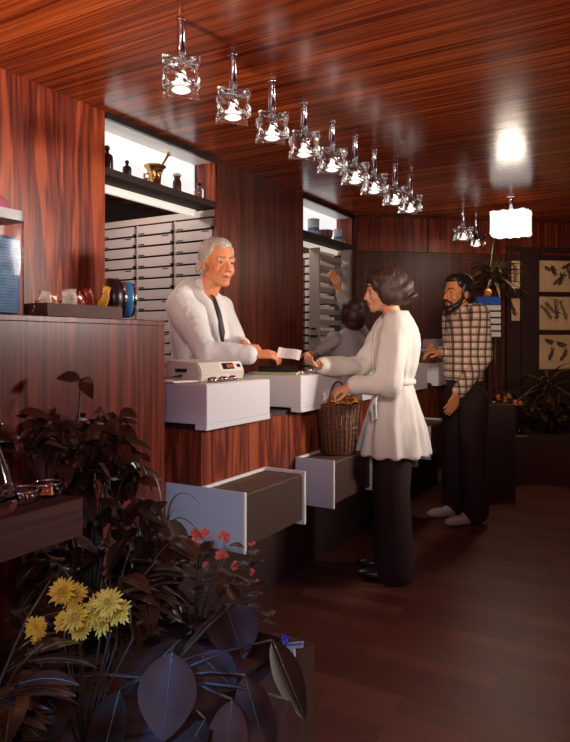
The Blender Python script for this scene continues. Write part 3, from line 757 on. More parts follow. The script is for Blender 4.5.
def body_core(bm, sh, hipz, torso_r, shz, neck_from, neck_to, neck_r, lsh, rsh):
    loftblob(bm, [(V((0, 0, hipz-0.08)), torso_r[0]*.9, torso_r[1]*.9, 0), (V((0, 0, hipz)), torso_r[0]*.95, torso_r[1], 0), (V((0, 0, hipz+0.2)), torso_r[0]*.8, torso_r[1]*.8, 0),
                  (V((0, 0, shz-0.12)), torso_r[0]*.95, torso_r[1]*1.0, 0), (V((0, 0, shz)), torso_r[0]*.55, torso_r[1]*.9, 0)])
    cap(bm, neck_from, neck_to, neck_r*1.15, neck_r, 16)
    cap(bm, lsh, rsh, 0.05, 0.05, 14)
def arm(bm, s, e, w, rs=(0.05, 0.042, 0.028)):
    cap(bm, s, e, rs[0], rs[1]); cap(bm, e, w, rs[1]*.95, rs[2])
def leg_c(bm, h, k, a, r=(0.085, 0.056, 0.04)):
    cap(bm, h, k, r[0], r[1]); cap(bm, k, a, r[1], r[2])
def shoe_bm(a, d, k=1.0):
    bm = NB(); d = V(d).normalized(); z = V((0, 0, 1)); s = z.cross(d); R = Matrix((d, s, z)).transposed()
    ball(bm, V(a)+d*0.02+V((0, 0, 0.045-a[2])), (0.06, 0.04, 0.045), R); ball(bm, V(a)+d*0.10+V((0, 0, 0.035-a[2])), (0.10, 0.043, 0.035), R)
    for v in bm.verts: v.co.z = max(v.co.z, 0.002)
    return bm
def folds(amp, sx=9, sz=5, seed=0):
    def f(co, n):
        q = V((co.x*sx+seed, co.y*sx, co.z*sz)); a = noise.noise(q); b = noise.noise(V((co.x*sx*2.3, co.y*sx*2.3+seed, co.z*sz*1.5)))
        return amp*(a*0.9+0.5*(1-abs(b)*2)*0.6)
    return f
UP = V((0, 0, 1))
def person(name, label, loc, ang):
    t = thing(name, label, 'person', loc, ang)
    Mi = (Matrix.Translation(V(loc))@Matrix.Rotation(ang, 4, 'Z')).inverted()
    return t, (lambda p: Mi@V(p)), (lambda d: Mi.to_3x3()@V(d))
# ---- 1. the pharmacist --------------------------------------------------------
ploc = (-2.06, 2.68, 0); pang = math.radians(-6)
t, W, D = person('person', 'grey-haired man in white coat and dark tie leaning behind the counter', ploc, pang)
hc = W(P(217.5, 263.5, 3.31)); hM = Matrix.Translation(hc)@Matrix.Rotation(math.radians(-16), 4, 'Z')@Matrix.Rotation(math.radians(4), 4, 'Y')
rsh = V((0.0, -0.13, 1.435)); lsh = V((0.0, 0.165, 1.435))
rel = W(P(207, 353, 3.0)); rwr = W(P(250, 354.5, 3.00)); lel = W(P(236, 348, 3.42)); lwr = W(P(243, 345.5, 3.20))
bm = NB()
head_prims(bm, hM, 1.02)
body_core(bm, 0, 0.95, (0.095, 0.13), 1.40, V((0.0, 0, 1.42)), hc+V((-0.02, 0, -0.06)), 0.052, lsh, rsh)
arm(bm, rsh, rel, rwr, (0.045, 0.04, 0.03)); arm(bm, lsh, lel, lwr, (0.045, 0.04, 0.03))
hd = W(P(281, 354, 3.05))-rwr
hand(bm, rwr+hd.normalized()*0.01, hd, D((0.15, -0.5, 0.85)), -1, curl=0.55, pinch=True)
hd2 = D((0.95, -0.25, -0.05)); hand(bm, lwr, hd2, UP, 1, curl=0.9, length=0.16)
for s in (1, -1): leg_c(bm, (0, 0.08*s, 0.84), (0.01, 0.10*s, 0.50), (0, 0.10*s, 0.09))
remesh('body', bm, 'skin', t, 0.0045, 2, sm_f=0.5)
face_parts(t, hM, 1.02, 'skin', 'hair_grey')
# coat
bm = NB()
loftblob(bm, [(V((0, 0, 0.62)), .15, .20, 0), (V((0.01, 0, 0.95)), .128, .170, 0), (V((0.015, 0, 1.15)), .122, .165, 0), (V((0.01, 0, 1.30)), .120, .175, 0), (V((-0.01, 0, 1.42)), .11, .18, 0), (V((-0.02, 0, 1.485)), .085, .12, 0), (V((-0.02, 0, 1.53)), .07, .075, 0)])
cap(bm, rsh, rel, 0.078, 0.062); cap(bm, rel, rel.lerp(rwr, 0.93), 0.062, 0.045)
cap(bm, lsh, lel, 0.074, 0.060); cap(bm, lel, lel.lerp(lwr, 0.8), 0.060, 0.045)
cap(bm, (-0.01, -0.11, 1.445), (-0.01, 0.13, 1.445), 0.068, 0.068)
for s in (1, -1): cap(bm, (-0.02, 0.04*s, 1.53), (-0.01, 0.14*s, 1.46), 0.052, 0.055)
remesh('coat', bm, 'coat', t, 0.007, 6, folds(0.010, 10, 6, 3))
# collar, lapels, tie
bm = NB(); nk = V((0.01, 0, 1.505))
for s in (1, -1):
    tube(bm, [nk+V((-0.055, 0.0, 0.045)), nk+V((-0.035, 0.055*s, 0.04)), nk+V((0.03, 0.058*s, 0.015)), nk+V((0.085, 0.035*s, -0.05)), nk+V((0.125, 0.022*s, -0.15)), nk+V((0.150, 0.012*s, -0.30))], [0.014, 0.016, 0.019, 0.022, 0.018, 0.006], 8, flat=0.8)
obj('lapels', bm, 'coat', t, True)
obj('shirt', cap(NB(), nk+V((0.0, 0, -0.06)), nk+V((0.012, 0, 0.018)), 0.068, 0.060), 'coat', t, True)
bm = NB(); tube(bm, [nk+V((0.075, 0, 0.0)), nk+V((0.096, 0, -0.03)), nk+V((0.125, 0, -0.10)), nk+V((0.15, 0, -0.20)), nk+V((0.152, 0, -0.27))], [0.013, 0.012, 0.018, 0.020, 0.006], 8, flat=0.5)
obj('tie', bm, 'tie', t, True)
bm = NB()
for s in (1, -1): leg_c(bm, (0, 0.09*s, 0.9), (0.01, 0.10*s, 0.50), (0, 0.10*s, 0.07), (0.11, 0.085, 0.075))
remesh('trousers', bm, 'trouser', t, 0.012, 4)
for s in (1, -1): obj('shoe', shoe_bm(V((0, 0.10*s, 0.0)), (1, 0, 0)), 'black', t, True)
def hair_short(root, hM, k, mat, vox=0.004, fringe=True):
    R = hM.to_3x3(); bm = NB()
    def B(c, r, ry=0): ball(bm, hM@V([q*k for q in c]), tuple(q*k for q in r), R@Matrix.Rotation(ry, 3, 'Y'), 3)
    B((-.030, 0, .052), (.090, .081, .082)); B((-.052, 0, .010), (.062, .078, .075)); B((.020, 0, .094), (.060, .056, .034), 0.25)
    for s in (1, -1):
        B((-.018, .066*s, .030), (.040, .020, .045)); B((-.045, .060*s, -.020), (.035, .024, .045)); B((.018, .058*s, .058), (.030, .020, .034))
    return bm
def strands(co, n):
    return 0.003*noise.noise(V((co.x*40, co.y*40, co.z*12)))+0.0015*noise.noise(V((co.x*140, co.y*140, co.z*30)))
bm = hair_short(t, hM, 1.02, 'hair_grey')
for s in (1, -1): ball(bm, hM@V((-.060, .062*s, -.025)), (.030, .026, .038))
ball(bm, hM@V((-.085, 0, -.02)), (.030, .055, .045))
remesh('hair', bm, 'hair_grey', t, 0.004, 6, strands)
# ---- prescription paper between the hands
pc = P(289, 353.5, 3.06)
o = NB(); bmesh.ops.create_grid(o, x_segments=6, y_segments=2, size=1.0)
for v in o.verts: v.co = V((v.co.x*0.055, v.co.y*0.03, 0.006*math.sin(v.co.x*2.5)))
bmesh.ops.solidify(o, geom=o.faces[:], thickness=0.001)
o = obj('prescription', o, 'paper', None); o.location = pc; o.rotation_euler = (math.radians(50), math.radians(12), math.radians(25))
tag(o, 'white prescription slip passed between the two hands', 'paper')
# ---- 2. the woman customer ----------------------------------------------------
wl = P(394, 343, 3.50); wl.z = 0
wang = math.atan2(-RT.y, -RT.x)+math.radians(-6)
t, W, D = person('person', 'woman in belted cream coat with dark bob, handing over a slip', wl, wang)
hc = W(P(384, 290, 3.47)); hM = Matrix.Translation(hc)@Matrix.Rotation(math.radians(8), 4, 'Z')@Matrix.Rotation(math.radians(7), 4, 'Y')
lsh = V((0.0, 0.155, 1.345)); rsh = V((0.02, -0.155, 1.345))
lel = W(P(389, 384, 3.25)); lwr = W(P(351, 385, 3.28)); rel = W(P(362, 367, 3.55)); rwr = W(P(319, 365.5, 3.28))
bm = NB(); head_prims(bm, hM, 0.97, False)
body_core(bm, 0, 0.88, (0.10, 0.145), 1.33, V((-0.01, 0, 1.33)), hc+V((-0.025, 0, -0.06)), 0.044, lsh, rsh)
arm(bm, lsh, lel, lwr, (0.04, 0.035, 0.024)); arm(bm, rsh, rel, rwr, (0.04, 0.035, 0.024))
hdv = W(P(297, 359, 3.10))-rwr
hand(bm, rwr, hdv, D((-0.3, -0.3, -0.8)), 1, curl=0.55, length=0.165, pinch=True, thumb_out=0.5)
hand(bm, lwr, D(-RT+V((0, 0, -0.45))), D(V((0.1, -0.2, 1.0))), -1, curl=1.3, length=0.16)
for s in (1, -1): leg_c(bm, (0, 0.085*s, 0.86), (0.02, 0.085*s, 0.46), (0, 0.085*s, 0.08), (0.08, 0.052, 0.034))
remesh('body', bm, 'skin_pale', t, 0.0045, 2, sm_f=0.5)
face_parts(t, hM, 0.97, 'skin_pale', 'hair_brown')
bm = NB()
loftblob(bm, [(V((0.005, 0, 0.66)), .200, .225, 0), (V((0.0, 0, 0.80)), .165, .20, 0), (V((0, 0, 0.95)), .118, .16, 0), (V((0, 0, 1.045)), .096, .135, 0), (V((-0.01, 0, 1.12)), .112, .155, 0),
              (V((-0.015, 0, 1.24)), .125, .17, 0), (V((-0.015, 0, 1.325)), .11, .165, 0), (V((-0.025, 0, 1.385)), .075, .11, 0), (V((-0.02, 0, 1.425)), .058, .07, 0)])
cap(bm, lsh, lel, 0.075, 0.072); cap(bm, lel, lel.lerp(lwr, 0.86), 0.062, 0.048)
cap(bm, rsh, rel, 0.075, 0.055); cap(bm, rel, rel.lerp(rwr, 0.92), 0.055, 0.042)
def skirtfold(co, n):
    a = math.atan2(co.y, co.x); base = folds(0.007, 9, 5, 11)(co, n)
    if co.z < 1.05 and math.hypot(co.x, co.y) < 0.3: base += 0.008*math.sin(a*13+2*noise.noise(V((a*2, 0, co.z*3))))*min(1, (1.06-co.z)*4)
    elif co.z < 1.3: base += 0.004*math.sin(a*17)
    return base
remesh('coat', bm, 'coat_cream', t, 0.007, 5, skirtfold)
bm = NB(); pts = [V((0.106*math.cos(a), 0.148*math.sin(a), 1.045)) for a in [2*PI*k/32 for k in range(33)]]
tube(bm, pts, 0.012, 8, flat=1.3); obj('belt', bm, 'coat_cream', t, True)
bm = NB(); bp = W(P(382, 388, 3.34))
tube(bm, [bp, bp+V((0.03, 0.03, -0.03)), bp+V((0.055, 0.03, -0.10)), bp+V((0.05, 0.035, -0.165)), bp+V((0.03, 0.035, -0.15)), bp+V((0.035, 0.03, -0.06)), bp+V((0.01, 0.01, 0.0))], 0.006, 8)
obj('belt_loop', bm, 'coat', t, True)
bm = NB(); nk = V((-0.015, 0, 1.41))
for s in (1, -1):
    tube(bm, [nk+V((-0.055, 0.0, 0.005)), nk+V((-0.035, 0.052*s, 0.0)), nk+V((0.02, 0.058*s, -0.01)), nk+V((0.075, 0.040*s, -0.045)), nk+V((0.115, 0.02*s, -0.10)), nk+V((0.130, 0.012*s, -0.2)), nk+V((0.125, 0.012*s, -0.34))], [0.013, 0.017, 0.02, 0.02, 0.014, 0.009, 0.006], 8, flat=0.7)
obj('collar', bm, 'coat_cream', t, True)
bm = NB()
for s in (1, -1): leg_c(bm, (0, 0.07*s, 0.76), (0.02, 0.08*s, 0.46), (0, 0.09*s, 0.06), (0.10, 0.10, 0.105))
remesh('trousers', bm, 'trouser', t, 0.012, 4)
for s in (1, -1): obj('shoe', shoe_bm(V((0, 0.085*s, 0.0)), (1, 0, 0)), 'black', t, True)
bm = NB(); R = hM.to_3x3()
def HB(c, r, ry=0, rz=0): ball(bm, hM@V(c), r, R@Matrix.Rotation(rz, 3, 'Z')@Matrix.Rotation(ry, 3, 'Y'), 3)
HB((-.022, 0, .048), (.104, .090, .082)); HB((-.050, 0, .020), (.092, .094, .092), 0.3); HB((-.072, 0, -.020), (.098, .098, .066), 0.55)
HB((-.125, 0, -.060), (.052, .090, .028), 0.45); HB((.045, 0, .066), (.045, .068, .044), 0.7)
for s in (1, -1): HB((.002, .066*s, -.010), (.050, .030, .078), 0.15); HB((-.035, .072*s, -.035), (.062, .028, .052), 0.3); HB((.052, .054*s, .030), (.022, .022, .044), 0.2)
remesh('hair', bm, 'hair_brown', t, 0.004, 14, strands)
# ---- 3. the bearded man -------------------------------------------------------
ml = P(465, 343, 4.60); ml.z = 0
mang = math.atan2(-RT.y, -RT.x)+math.radians(20)
t, W, D = person('person', 'bearded dark-haired man in brown and cream plaid shirt waiting', ml, mang)
hc = W(P(457.5, 293, 4.57)); hM = Matrix.Translation(hc)@Matrix.Rotation(math.radians(8), 4, 'Z')@Matrix.Rotation(math.radians(2), 4, 'Y')
lsh = V((0.0, 0.16, 1.45)); rsh = V((0.0, -0.16, 1.45))
lel = W(P(484, 356, 4.50)); lwr = W(P(457, 394, 4.38)); rel = W(P(452, 356, 4.75)); rwr = W(P(441, 352, 4.60))
bm = NB(); head_prims(bm, hM, 1.04)
body_core(bm, 0, 0.95, (0.075, 0.105), 1.40, V((0.0, 0, 1.42)), hc+V((-0.02, 0, -0.06)), 0.054, lsh, rsh)
arm(bm, lsh, lel, lwr); arm(bm, rsh, rel, rwr)
hand(bm, lwr, W(P(449, 412, 4.33))-lwr, D(-FW+RT*0.3), -1, curl=0.5)
hand(bm, rwr, D(-RT*0.9-FW*0.2), D(UP), -1, curl=0.8)
for s in (1, -1): leg_c(bm, (0, 0.08*s, 0.84), (0.01, 0.10*s, 0.50), (0, 0.10*s, 0.09))
remesh('body', bm, 'skin_tan', t, 0.0045, 2, sm_f=0.5)
face_parts(t, hM, 1.04, 'skin_tan', 'hair_black')
bm = NB()
loftblob(bm, [(V((0.01, 0, 0.99)), .124, .165, 0), (V((0.02, 0, 1.10)), .118, .165, 0), (V((0.01, 0, 1.25)), .122, .172, 0), (V((0.0, 0, 1.40)), .108, .172, 0), (V((-0.01, 0, 1.47)), .08, .12, 0), (V((-0.005, 0, 1.51)), .065, .07, 0)])
cap(bm, lsh, lel, 0.070, 0.058); cap(bm, lel, lel.lerp(lwr, 0.92), 0.062, 0.046)
cap(bm, rsh, rel, 0.075, 0.06); cap(bm, rel, rel.lerp(rwr, 0.9), 0.058, 0.045)
remesh('shirt', bm, 'plaid', t, 0.007, 5, folds(0.007, 9, 5, 5))
bm = NB(); nk = V((0.0, 0, 1.50))
for s in (1, -1):
    tube(bm, [nk+V((-0.06, 0.0, 0.03)), nk+V((-0.035, 0.055*s, 0.022)), nk+V((0.03, 0.06*s, 0.005)), nk+V((0.085, 0.035*s, -0.03)), nk+V((0.10, 0.05*s, -0.075))], [0.013, 0.018, 0.02, 0.018, 0.005], 8, flat=0.7)
obj('collar', bm, 'plaid', t, True)
bm = NB()
loftblob(bm, [(V((0, 0, 0.80)), .120, .155, 0), (V((0, 0, 0.95)), .115, .155, 0), (V((0, 0, 1.03)), .112, .150, 0)])
for s in (1, -1): leg_c(bm, (0, 0.09*s, 0.86), (0.01, 0.11*s, 0.50), (0, 0.12*s, 0.10), (0.11, 0.088, 0.095))
remesh('trousers', bm, 'trouser', t, 0.012, 4)
for s in (1, -1): obj('shoe', shoe_bm(V((0.04, 0.10*s, 0.0)), (1, 0.1*s, 0)), 'shoe_white', t, True)
bm = hair_short(t, hM, 1.07, 'hair_black')
for s in (1, -1): ball(bm, hM@V((.004, .070*s, .005)), (.022, .014, .05)); ball(bm, hM@V((-.06, .058*s, -.035)), (.034, .03, .045))
ball(bm, hM@V((-.09, 0, -.03)), (.035, .055, .05))
remesh('hair', bm, 'hair_black', t, 0.004, 8, strands)
bm = NB()
for s in (1, -1):
    cap(bm, hM@V((.006, .068*s, -.03)), hM@V((.045, .046*s, -.085)), .013, .022); cap(bm, hM@V((.045, .044*s, -.085)), hM@V((.080, .012*s, -.112)), .022, .022)
    cap(bm, hM@V((.104, .003*s, -.052)), hM@V((.090, .030*s, -.068)), .0075, .0065); cap(bm, hM@V((.090, .030*s, -.068)), hM@V((.078, .030*s, -.09)), .008, .014)
ball(bm, hM@V((.082, 0, -.118)), (.030, .032, .026)); ball(bm, hM@V((.088, 0, -.094)), (.016, .022, .010))
remesh('beard', bm, 'hair_black', t, 0.004, 2, strands)
# ---- 4. the assistant at the far cabinet ---------------------------------------
al = P(349, 343, 5.35); al.z = 0
aang = math.radians(150)
t, W, D = person('person', 'assistant in mauve-grey coat seen from behind, reaching up to the drawers', al, aang)
hc = W(P(352, 313, 5.33)); hM = Matrix.Translation(hc)@Matrix.Rotation(math.radians(-10), 4, 'Z')
lsh = V((0.0, 0.15, 1.28)); rsh = V((0.0, -0.15, 1.30))
lel = W(P(333, 341, 5.2)); lwr = W(P(318, 351, 5.1)); rel = W(P(343, 303, 5.55)); rwr = W(P(337, 286, 5.62))
bm = NB(); head_prims(bm, hM, 0.95, False)
body_core(bm, 0, 0.84, (0.10, 0.14), 1.28, V((0, 0, 1.28)), hc+V((-0.02, 0, -0.05)), 0.044, lsh, rsh)
arm(bm, lsh, lel, lwr, (0.04, 0.035, 0.024)); arm(bm, rsh, rel, rwr, (0.04, 0.035, 0.024))
hand(bm, rwr, W(P(333, 276, 5.62))-rwr, D(-FW), 1, curl=0.5, length=0.17)
hand(bm, lwr, W(P(309, 352, 5.1))-lwr, UP, -1, curl=0.6, length=0.17)
for s in (1, -1): leg_c(bm, (0, 0.085*s, 0.84), (0.01, 0.085*s, 0.45), (0, 0.085*s, 0.08), (0.08, 0.052, 0.036))
remesh('body', bm, 'skin', t, 0.006, 2, sm_f=0.5)
face_parts(t, hM, 0.95, 'skin', 'hair_brown')
bm = NB()
loftblob(bm, [(V((0, 0, 0.55)), .17, .22, 0), (V((0, 0, 0.85)), .14, .18, 0), (V((0, 0, 1.0)), .12, .15, 0), (V((0, 0, 1.2)), .12, .165, 0), (V((0, 0, 1.30)), .09, .14, 0), (V((-0.01, 0, 1.36)), .05, .06, 0)])
cap(bm, lsh, lel, 0.065, 0.055); cap(bm, lel, lel.lerp(lwr, 0.9), 0.055, 0.042); cap(bm, rsh, rel, 0.065, 0.052); cap(bm, rel, rel.lerp(rwr, 0.5), 0.046, 0.04)
remesh('coat', bm, 'coat_mauve', t, 0.008, 4, folds(0.008, 10, 8, 2))
bm = NB(); R = hM.to_3x3()
HB((-.02, 0, .045), (.104, .088, .085)); HB((-.055, 0, -.02), (.075, .092, .105)); HB((-.05, 0, -.085), (.062, .085, .06))
for s in (1, -1): HB((.0, .068*s, -.02), (.045, .028, .075))
remesh('hair', bm, 'hair_brown', t, 0.005, 3, strands)
bm = NB()
for s in (1, -1): leg_c(bm, (0, 0.08*s, 0.7), (0.01, 0.085*s, 0.45), (0, 0.085*s, 0.07), (0.10, 0.075, 0.07))
remesh('trousers', bm, 'trouser', t, 0.014, 4)
for s in (1, -1): obj('shoe', shoe_bm(V((0, 0.085*s, 0.0)), (1, 0, 0)), 'black', t, True)
# ---------------------------------------------------------------- botanical prints and frame on the far wall
s0 = far_s(507)
FC = 5
t = thing('print_board', 'tall black-framed board holding the botanical prints on far wall', 'frame', (0, 0, 0))
bm = NB(); z1 = far_z(540, 253)
fbox(bm, far_s(519), far_s(536), 0.0, 0.06, 0.3, z1)
obj('stile', bm, 'board', t)
bm = NB(); fbox(bm, far_s(505), far_s(509), 0.0, 0.05, 0.3, z1); obj('stile', bm, 'board', t)
bm = NB(); fbox(bm, far_s(505), 4.5, 0.0, 0.065, z1-0.0, z1+0.05); obj('top_rail', bm, 'board', t)
bm = NB(); fbox(bm, far_s(505), 4.5, 0.0, 0.02, 0.3, z1); obj('backing', bm, 'board', t)
def sprig(bm, s, z, ang, ln, out, rr):
    """drawn sprig, thin ink strokes lying on the paper"""
    def q(a, b): return fw(s+a, out, z+b)
    d = (math.cos(ang), math.sin(ang))
    def leaf(ox, oz, a, l, w):
        c, sn = math.cos(a), math.sin(a); pts = []
        for u, v in ((0, 0), (.3, .5), (.6, .4), (1, 0), (.6, -.4), (.3, -.5)):
            pts.append(bm.verts.new(q(ox+c*u*l-sn*v*w, oz+sn*u*l+c*v*w)))
        bm.faces.new(pts)
    for k in range(12):
        a = ln*k/12; b_ = ln*(k+1)/12; w = 0.0025
        bend = lambda x: 0.25*x*x/ln
        p = [(a*d[0]-d[1]*bend(a), a*d[1]+d[0]*bend(a)), (b_*d[0]-d[1]*bend(b_), b_*d[1]+d[0]*bend(b_))]
        vs = [bm.verts.new(q(p[0][0]-d[1]*w, p[0][1]+d[0]*w)), bm.verts.new(q(p[0][0]+d[1]*w, p[0][1]-d[0]*w)), bm.verts.new(q(p[1][0]+d[1]*w, p[1][1]-d[0]*w)), bm.verts.new(q(p[1][0]-d[1]*w, p[1][1]+d[0]*w))]
        bm.faces.new(vs)
        if k > 1:
            leaf(p[0][0], p[0][1], ang+rr.uniform(.5, .9), rr.uniform(.025, .05), .014); leaf(p[0][0], p[0][1], ang-rr.uniform(.5, .9), rr.uniform(.025, .05), .014)
def bprint(pa, pb, ya, yb_, label, seed, sprigs, smin=None):
    sa, sb = far_s(pa), (far_s(pb) if pb < 571 else far_s(535)+0.42)
    zt, zb_ = far_z(552, ya), far_z(552, yb_)
    t = thing('botanical_print', label, 'print', (0, 0, 0), 0, 'botanical prints on the far wall')
    bm = NB(); fbox(bm, sa, sb, 0.02, 0.026, zb_, zt); obj('paper', bm, 'sepia', t)
    rr = random.Random(seed); bm = NB()
    for (u, v, a, l) in sprigs: sprig(bm, sa+(sb-sa)*u, zb_+(zt-zb_)*v, a, l, 0.0275, rr)
    obj('drawing', bm, 'ink', t, recalc=False)
bprint(537, 600, 261, 292, 'top botanical print of leafy sprigs at right edge', 1, [(.12, .85, -.6, .15), (.35, .9, -1.3, .12), (.35, .2, .45, .2), (.6, .75, .2, .14), (.55, .15, 1.1, .14), (.9, .3, 1.6, .18)])
bprint(536, 600, 297, 330, 'middle botanical print of a curving plant at right edge', 2, [(.15, .9, -.9, .22), (.5, .2, 1.4, .24), (.4, .25, 2.0, .2), (.8, .2, 1.7, .24)])
bprint(535, 600, 335, 369, 'bottom botanical print, partly behind the spiky plant', 3, [(.2, .9, -.6, .1), (.5, .8, -.5, .12), (.6, .2, .8, .15), (.3, .2, 1.0, .15)])
bprint(509.5, 518.5, 262, 289, 'narrow upper print behind the tall dark plant', 4, [(.3, .1, 1.3, .2)])
bprint(509.5, 518.5, 299, 321, 'narrow lower print behind the tall dark plant', 5, [(.6, .1, 1.8, .16)])
# ---------------------------------------------------------------- card rack behind the man
rp_ = P(488, 343, 5.5); rp_.z = 0
t = thing('card_rack', 'blue-topped rack of white cards behind the bearded man', 'rack', rp_, PI/6+0.15)
obj('post', bx(-0.012, 0.012, 0.01, 0.03, 0.02, 1.64), 'black', t); obj('base', lathe(NB(), [(0, 0), (0.15, 0), (0.15, 0.015), (0.02, 0.03), (0, 0.03)], seg=24), 'black', t)
obj('header', bx(-0.105, 0.105, -0.02, 0.01, 1.575, 1.64), 'rackblue', t)
obj('back_plate', bx(-0.10, 0.10, -0.005, 0.01, 1.30, 1.575), 'black', t)
for k in range(5):
    obj('card_pocket', bx(-0.045, 0.10, -0.03, -0.006, 1.527-k*0.056, 1.568-k*0.056), 'white', t)
o = obj('orange_ball', ball(NB(), (0, 0, 0.034), (0.034, 0.034, 0.034)), 'orangepetal', None, True); o.location = P(486.5, 297, 5.5); tag(o, 'round orange ornament resting on the blue rack header', 'ornament')
o.location = (rp_.x, rp_.y, 1.64)
# ---------------------------------------------------------------- plants
def leafmesh(bm, base, d, up, ln, w, droop=0.3, mi=0, vein=None, n=8, fold=0.15, shape=0.8):
    d = V(d).normalized(); up = V(up); s = d.cross(up)
    if s.length < 1e-3: s = d.cross(V((1, 0, 0)))
    s.normalize(); nn = s.cross(d).normalized()
    rows = []
    for k in range(n+1):
        u = k/n; p = V(base)+d*ln*u-V((0, 0, 1))*droop*ln*u*u
        ww = w*0.5*(math.sin(PI*min(1, u**shape))**0.8 if 0 < u < 1 else 0.0)+0.0008
        rows.append([bm.verts.new(p-s*ww+nn*ww*fold), bm.verts.new(p-s*ww*0.5+nn*ww*fold*0.35), bm.verts.new(p-nn*0.0), bm.verts.new(p+s*ww*0.5+nn*ww*fold*0.35), bm.verts.new(p+s*ww+nn*ww*fold)])
    for a, b in zip(rows, rows[1:]):
        for k in range(4): bm.faces.new((a[k], a[k+1], b[k+1], b[k])).material_index = mi
    if vein is not None:
        tube(bm, [r[2].co+nn*0.0015 for r in rows], [0.0022*(1-0.7*k/n)*ln/0.2 for k in range(n+1)], 5, mi=vein)
    return bm
def rnd(a, b): return random.uniform(a, b)
def bushy(name, label, base, h, spread, nst, nlf, ll, lw, mats=('leaf', 'leaf_vein'), cat='plant', droop=0.4, group=None, up=0.6, seed=1, potr=None):
    random.seed(seed)
    t = thing(name, label, cat, base, 0, group)
    st = NB(); lf = NB()
    for i in range(nst):
        a = 2*PI*i/nst+rnd(-.4, .4); r = spread*rnd(.3, 1); hh = h*rnd(.55, 1)
        tip = V((r*math.cos(a), r*math.sin(a), hh)); mid = V((tip.x*0.35, tip.y*0.35, hh*0.55))
        pts = [V((tip.x*.05, tip.y*.05, 0)), mid*0.5+V((0, 0, 0.02)), mid, mid.lerp(tip, .5)+V((0, 0, .02)), tip]
        tube(st, pts, [.006, .005, .004, .0035, .002], 6)
        for j in range(nlf):
            u = rnd(.25, 1); p = pts[2].lerp(pts[4], (u-.5)*2) if u > .5 else pts[0].lerp(pts[2], u*2)
            b = a+rnd(-1.6, 1.6); dd = V((math.cos(b), math.sin(b), rnd(-.3, up)))
            leafmesh(lf, p, dd, (0, 0, 1), ll*rnd(.7, 1.15), lw*rnd(.8, 1.1), droop, 0, 1)
    obj('stem', st, 'stem', t, True)
    o = obj('foliage', lf, list(mats), t, True, recalc=False)
    return t
# planter box in the foreground
t = thing('planter_box', 'long dark planter box full of plants in the lower left', 'planter', (0, 0, 0))
x0, x1, y0, y1, zt = -1.58, -0.83, 0.2, 1.6, 0.42
bm = NB(); box(bm, x1-0.02, x1, y0, y1, 0, zt); box(bm, x0, x0+0.02, y0, y1, 0, zt); box(bm, x0+0.02, x1-0.02, y1-0.02, y1, 0, zt); box(bm, x0+0.02, x1-0.02, y0, y0+0.02, 0, zt)
obj('box', bm, 'planter', t)
obj('soil', bx(x0+0.02, x1-0.02, y0+0.02, y1-0.02, 0.02, zt-0.04), 'soil', t)
SOIL = zt-0.04
# label card clipped to the planter rim
lc = P(300, 659, 1.76)
t = thing('name_card', 'small pale blue card clipped to the planter rim', 'card', (x1-0.012, 1.50, zt), 0)
bm = NB(); box(bm, -0.006, 0.006, -0.004, 0.004, 0, 0.02); obj('clip', bm, 'white', t)
bm = NB(); obox(bm, V((0.0, 0, 0.03)), (V((0.75, 0.35, 0.1)).normalized(), V((-0.35, 0.75, 0.3)).normalized(), V((0, -0.3, 0.95)).normalized()), (0.028, 0.011, 0.001)); obj('card', bm, 'panel_blue', t)
bm = NB(); obox(bm, V((0.0, 0, 0.0315)), (V((0.75, 0.35, 0.1)).normalized(), V((-0.35, 0.75, 0.3)).normalized(), V((0, -0.3, 0.95)).normalized()), (0.026, 0.003, 0.0012)); obj('stripe', bm, 'blueplain', t)
# yellow chrysanthemums
def gp(px, py, d): return P(px, py, d)
base = V((-1.08, 1.0, SOIL))
t = thing('chrysanthemum', 'yellow chrysanthemum with shaggy blooms at lower left', 'flower', base)
heads = [(63, 592, .030), (76, 596, .030), (64, 622, .022), (76, 617, .030), (81, 630, .024), (96, 612, .034), (108, 603, .032), (117, 612, .030), (104, 624, .026), (36, 628, .024), (38, 640, .014), (129, 608, .009)]
st = NB()
rr = random.Random(3)
for i, (px, py, r) in enumerate(heads):
    c = gp(px, py, 1.36+0.05*((i*7) % 3)/3)-base
    fn = (-FW*0.75+UP*0.6+RT*rr.uniform(-.35, .35)).normalized()
    s, q, _ = frame_of(fn)
    bm = NB()
    rings = ((1.0, 0.05, 24), (0.85, 0.35, 22), (0.66, 0.62, 18), (0.45, 0.9, 12)) if r > 0.015 else ((1.0, 0.5, 12),)
    for rad, lift, n in rings:
        for k in range(n):
            a = 2*PI*k/n+rr.uniform(-.12, .12); d = (s*math.cos(a)+q*math.sin(a))+fn*lift*rr.uniform(.6, 1.3)
            leafmesh(bm, c+fn*0.004, d, fn, r*rad*rr.uniform(.85, 1.15), r*0.22, rr.uniform(-.1, .15), n=4, fold=0.4)
    hobj = obj('flower_head', bm, 'yellow', t, True, recalc=False)
    if r > 0.02: obj('flower_centre', ball(NB(), c+fn*r*0.25, r*0.24, sub=2), 'yellow_eye', hobj, True)
    tube(st, [c, c+V((0, 0, -0.06))-fn*0.02, V((c.x*0.5, c.y*0.5, c.z*0.4)), V((c.x*0.1, c.y*0.1, 0))], .0025, 5)
obj('stem', st, 'stem', t, True)
lf = NB()
for k in range(46):
    px = rr.uniform(25, 140); py = rr.uniform(625, 730); c = gp(px, py, rr.uniform(1.42, 1.6))-base
    if c.z < 0.02: continue
    leafmesh(lf, c, V((rr.uniform(-1, 1), rr.uniform(-1, 1), rr.uniform(-.2, .5))), UP, .06, .03, .3, n=5)
obj('foliage', lf, 'leaf', t, True, recalc=False)
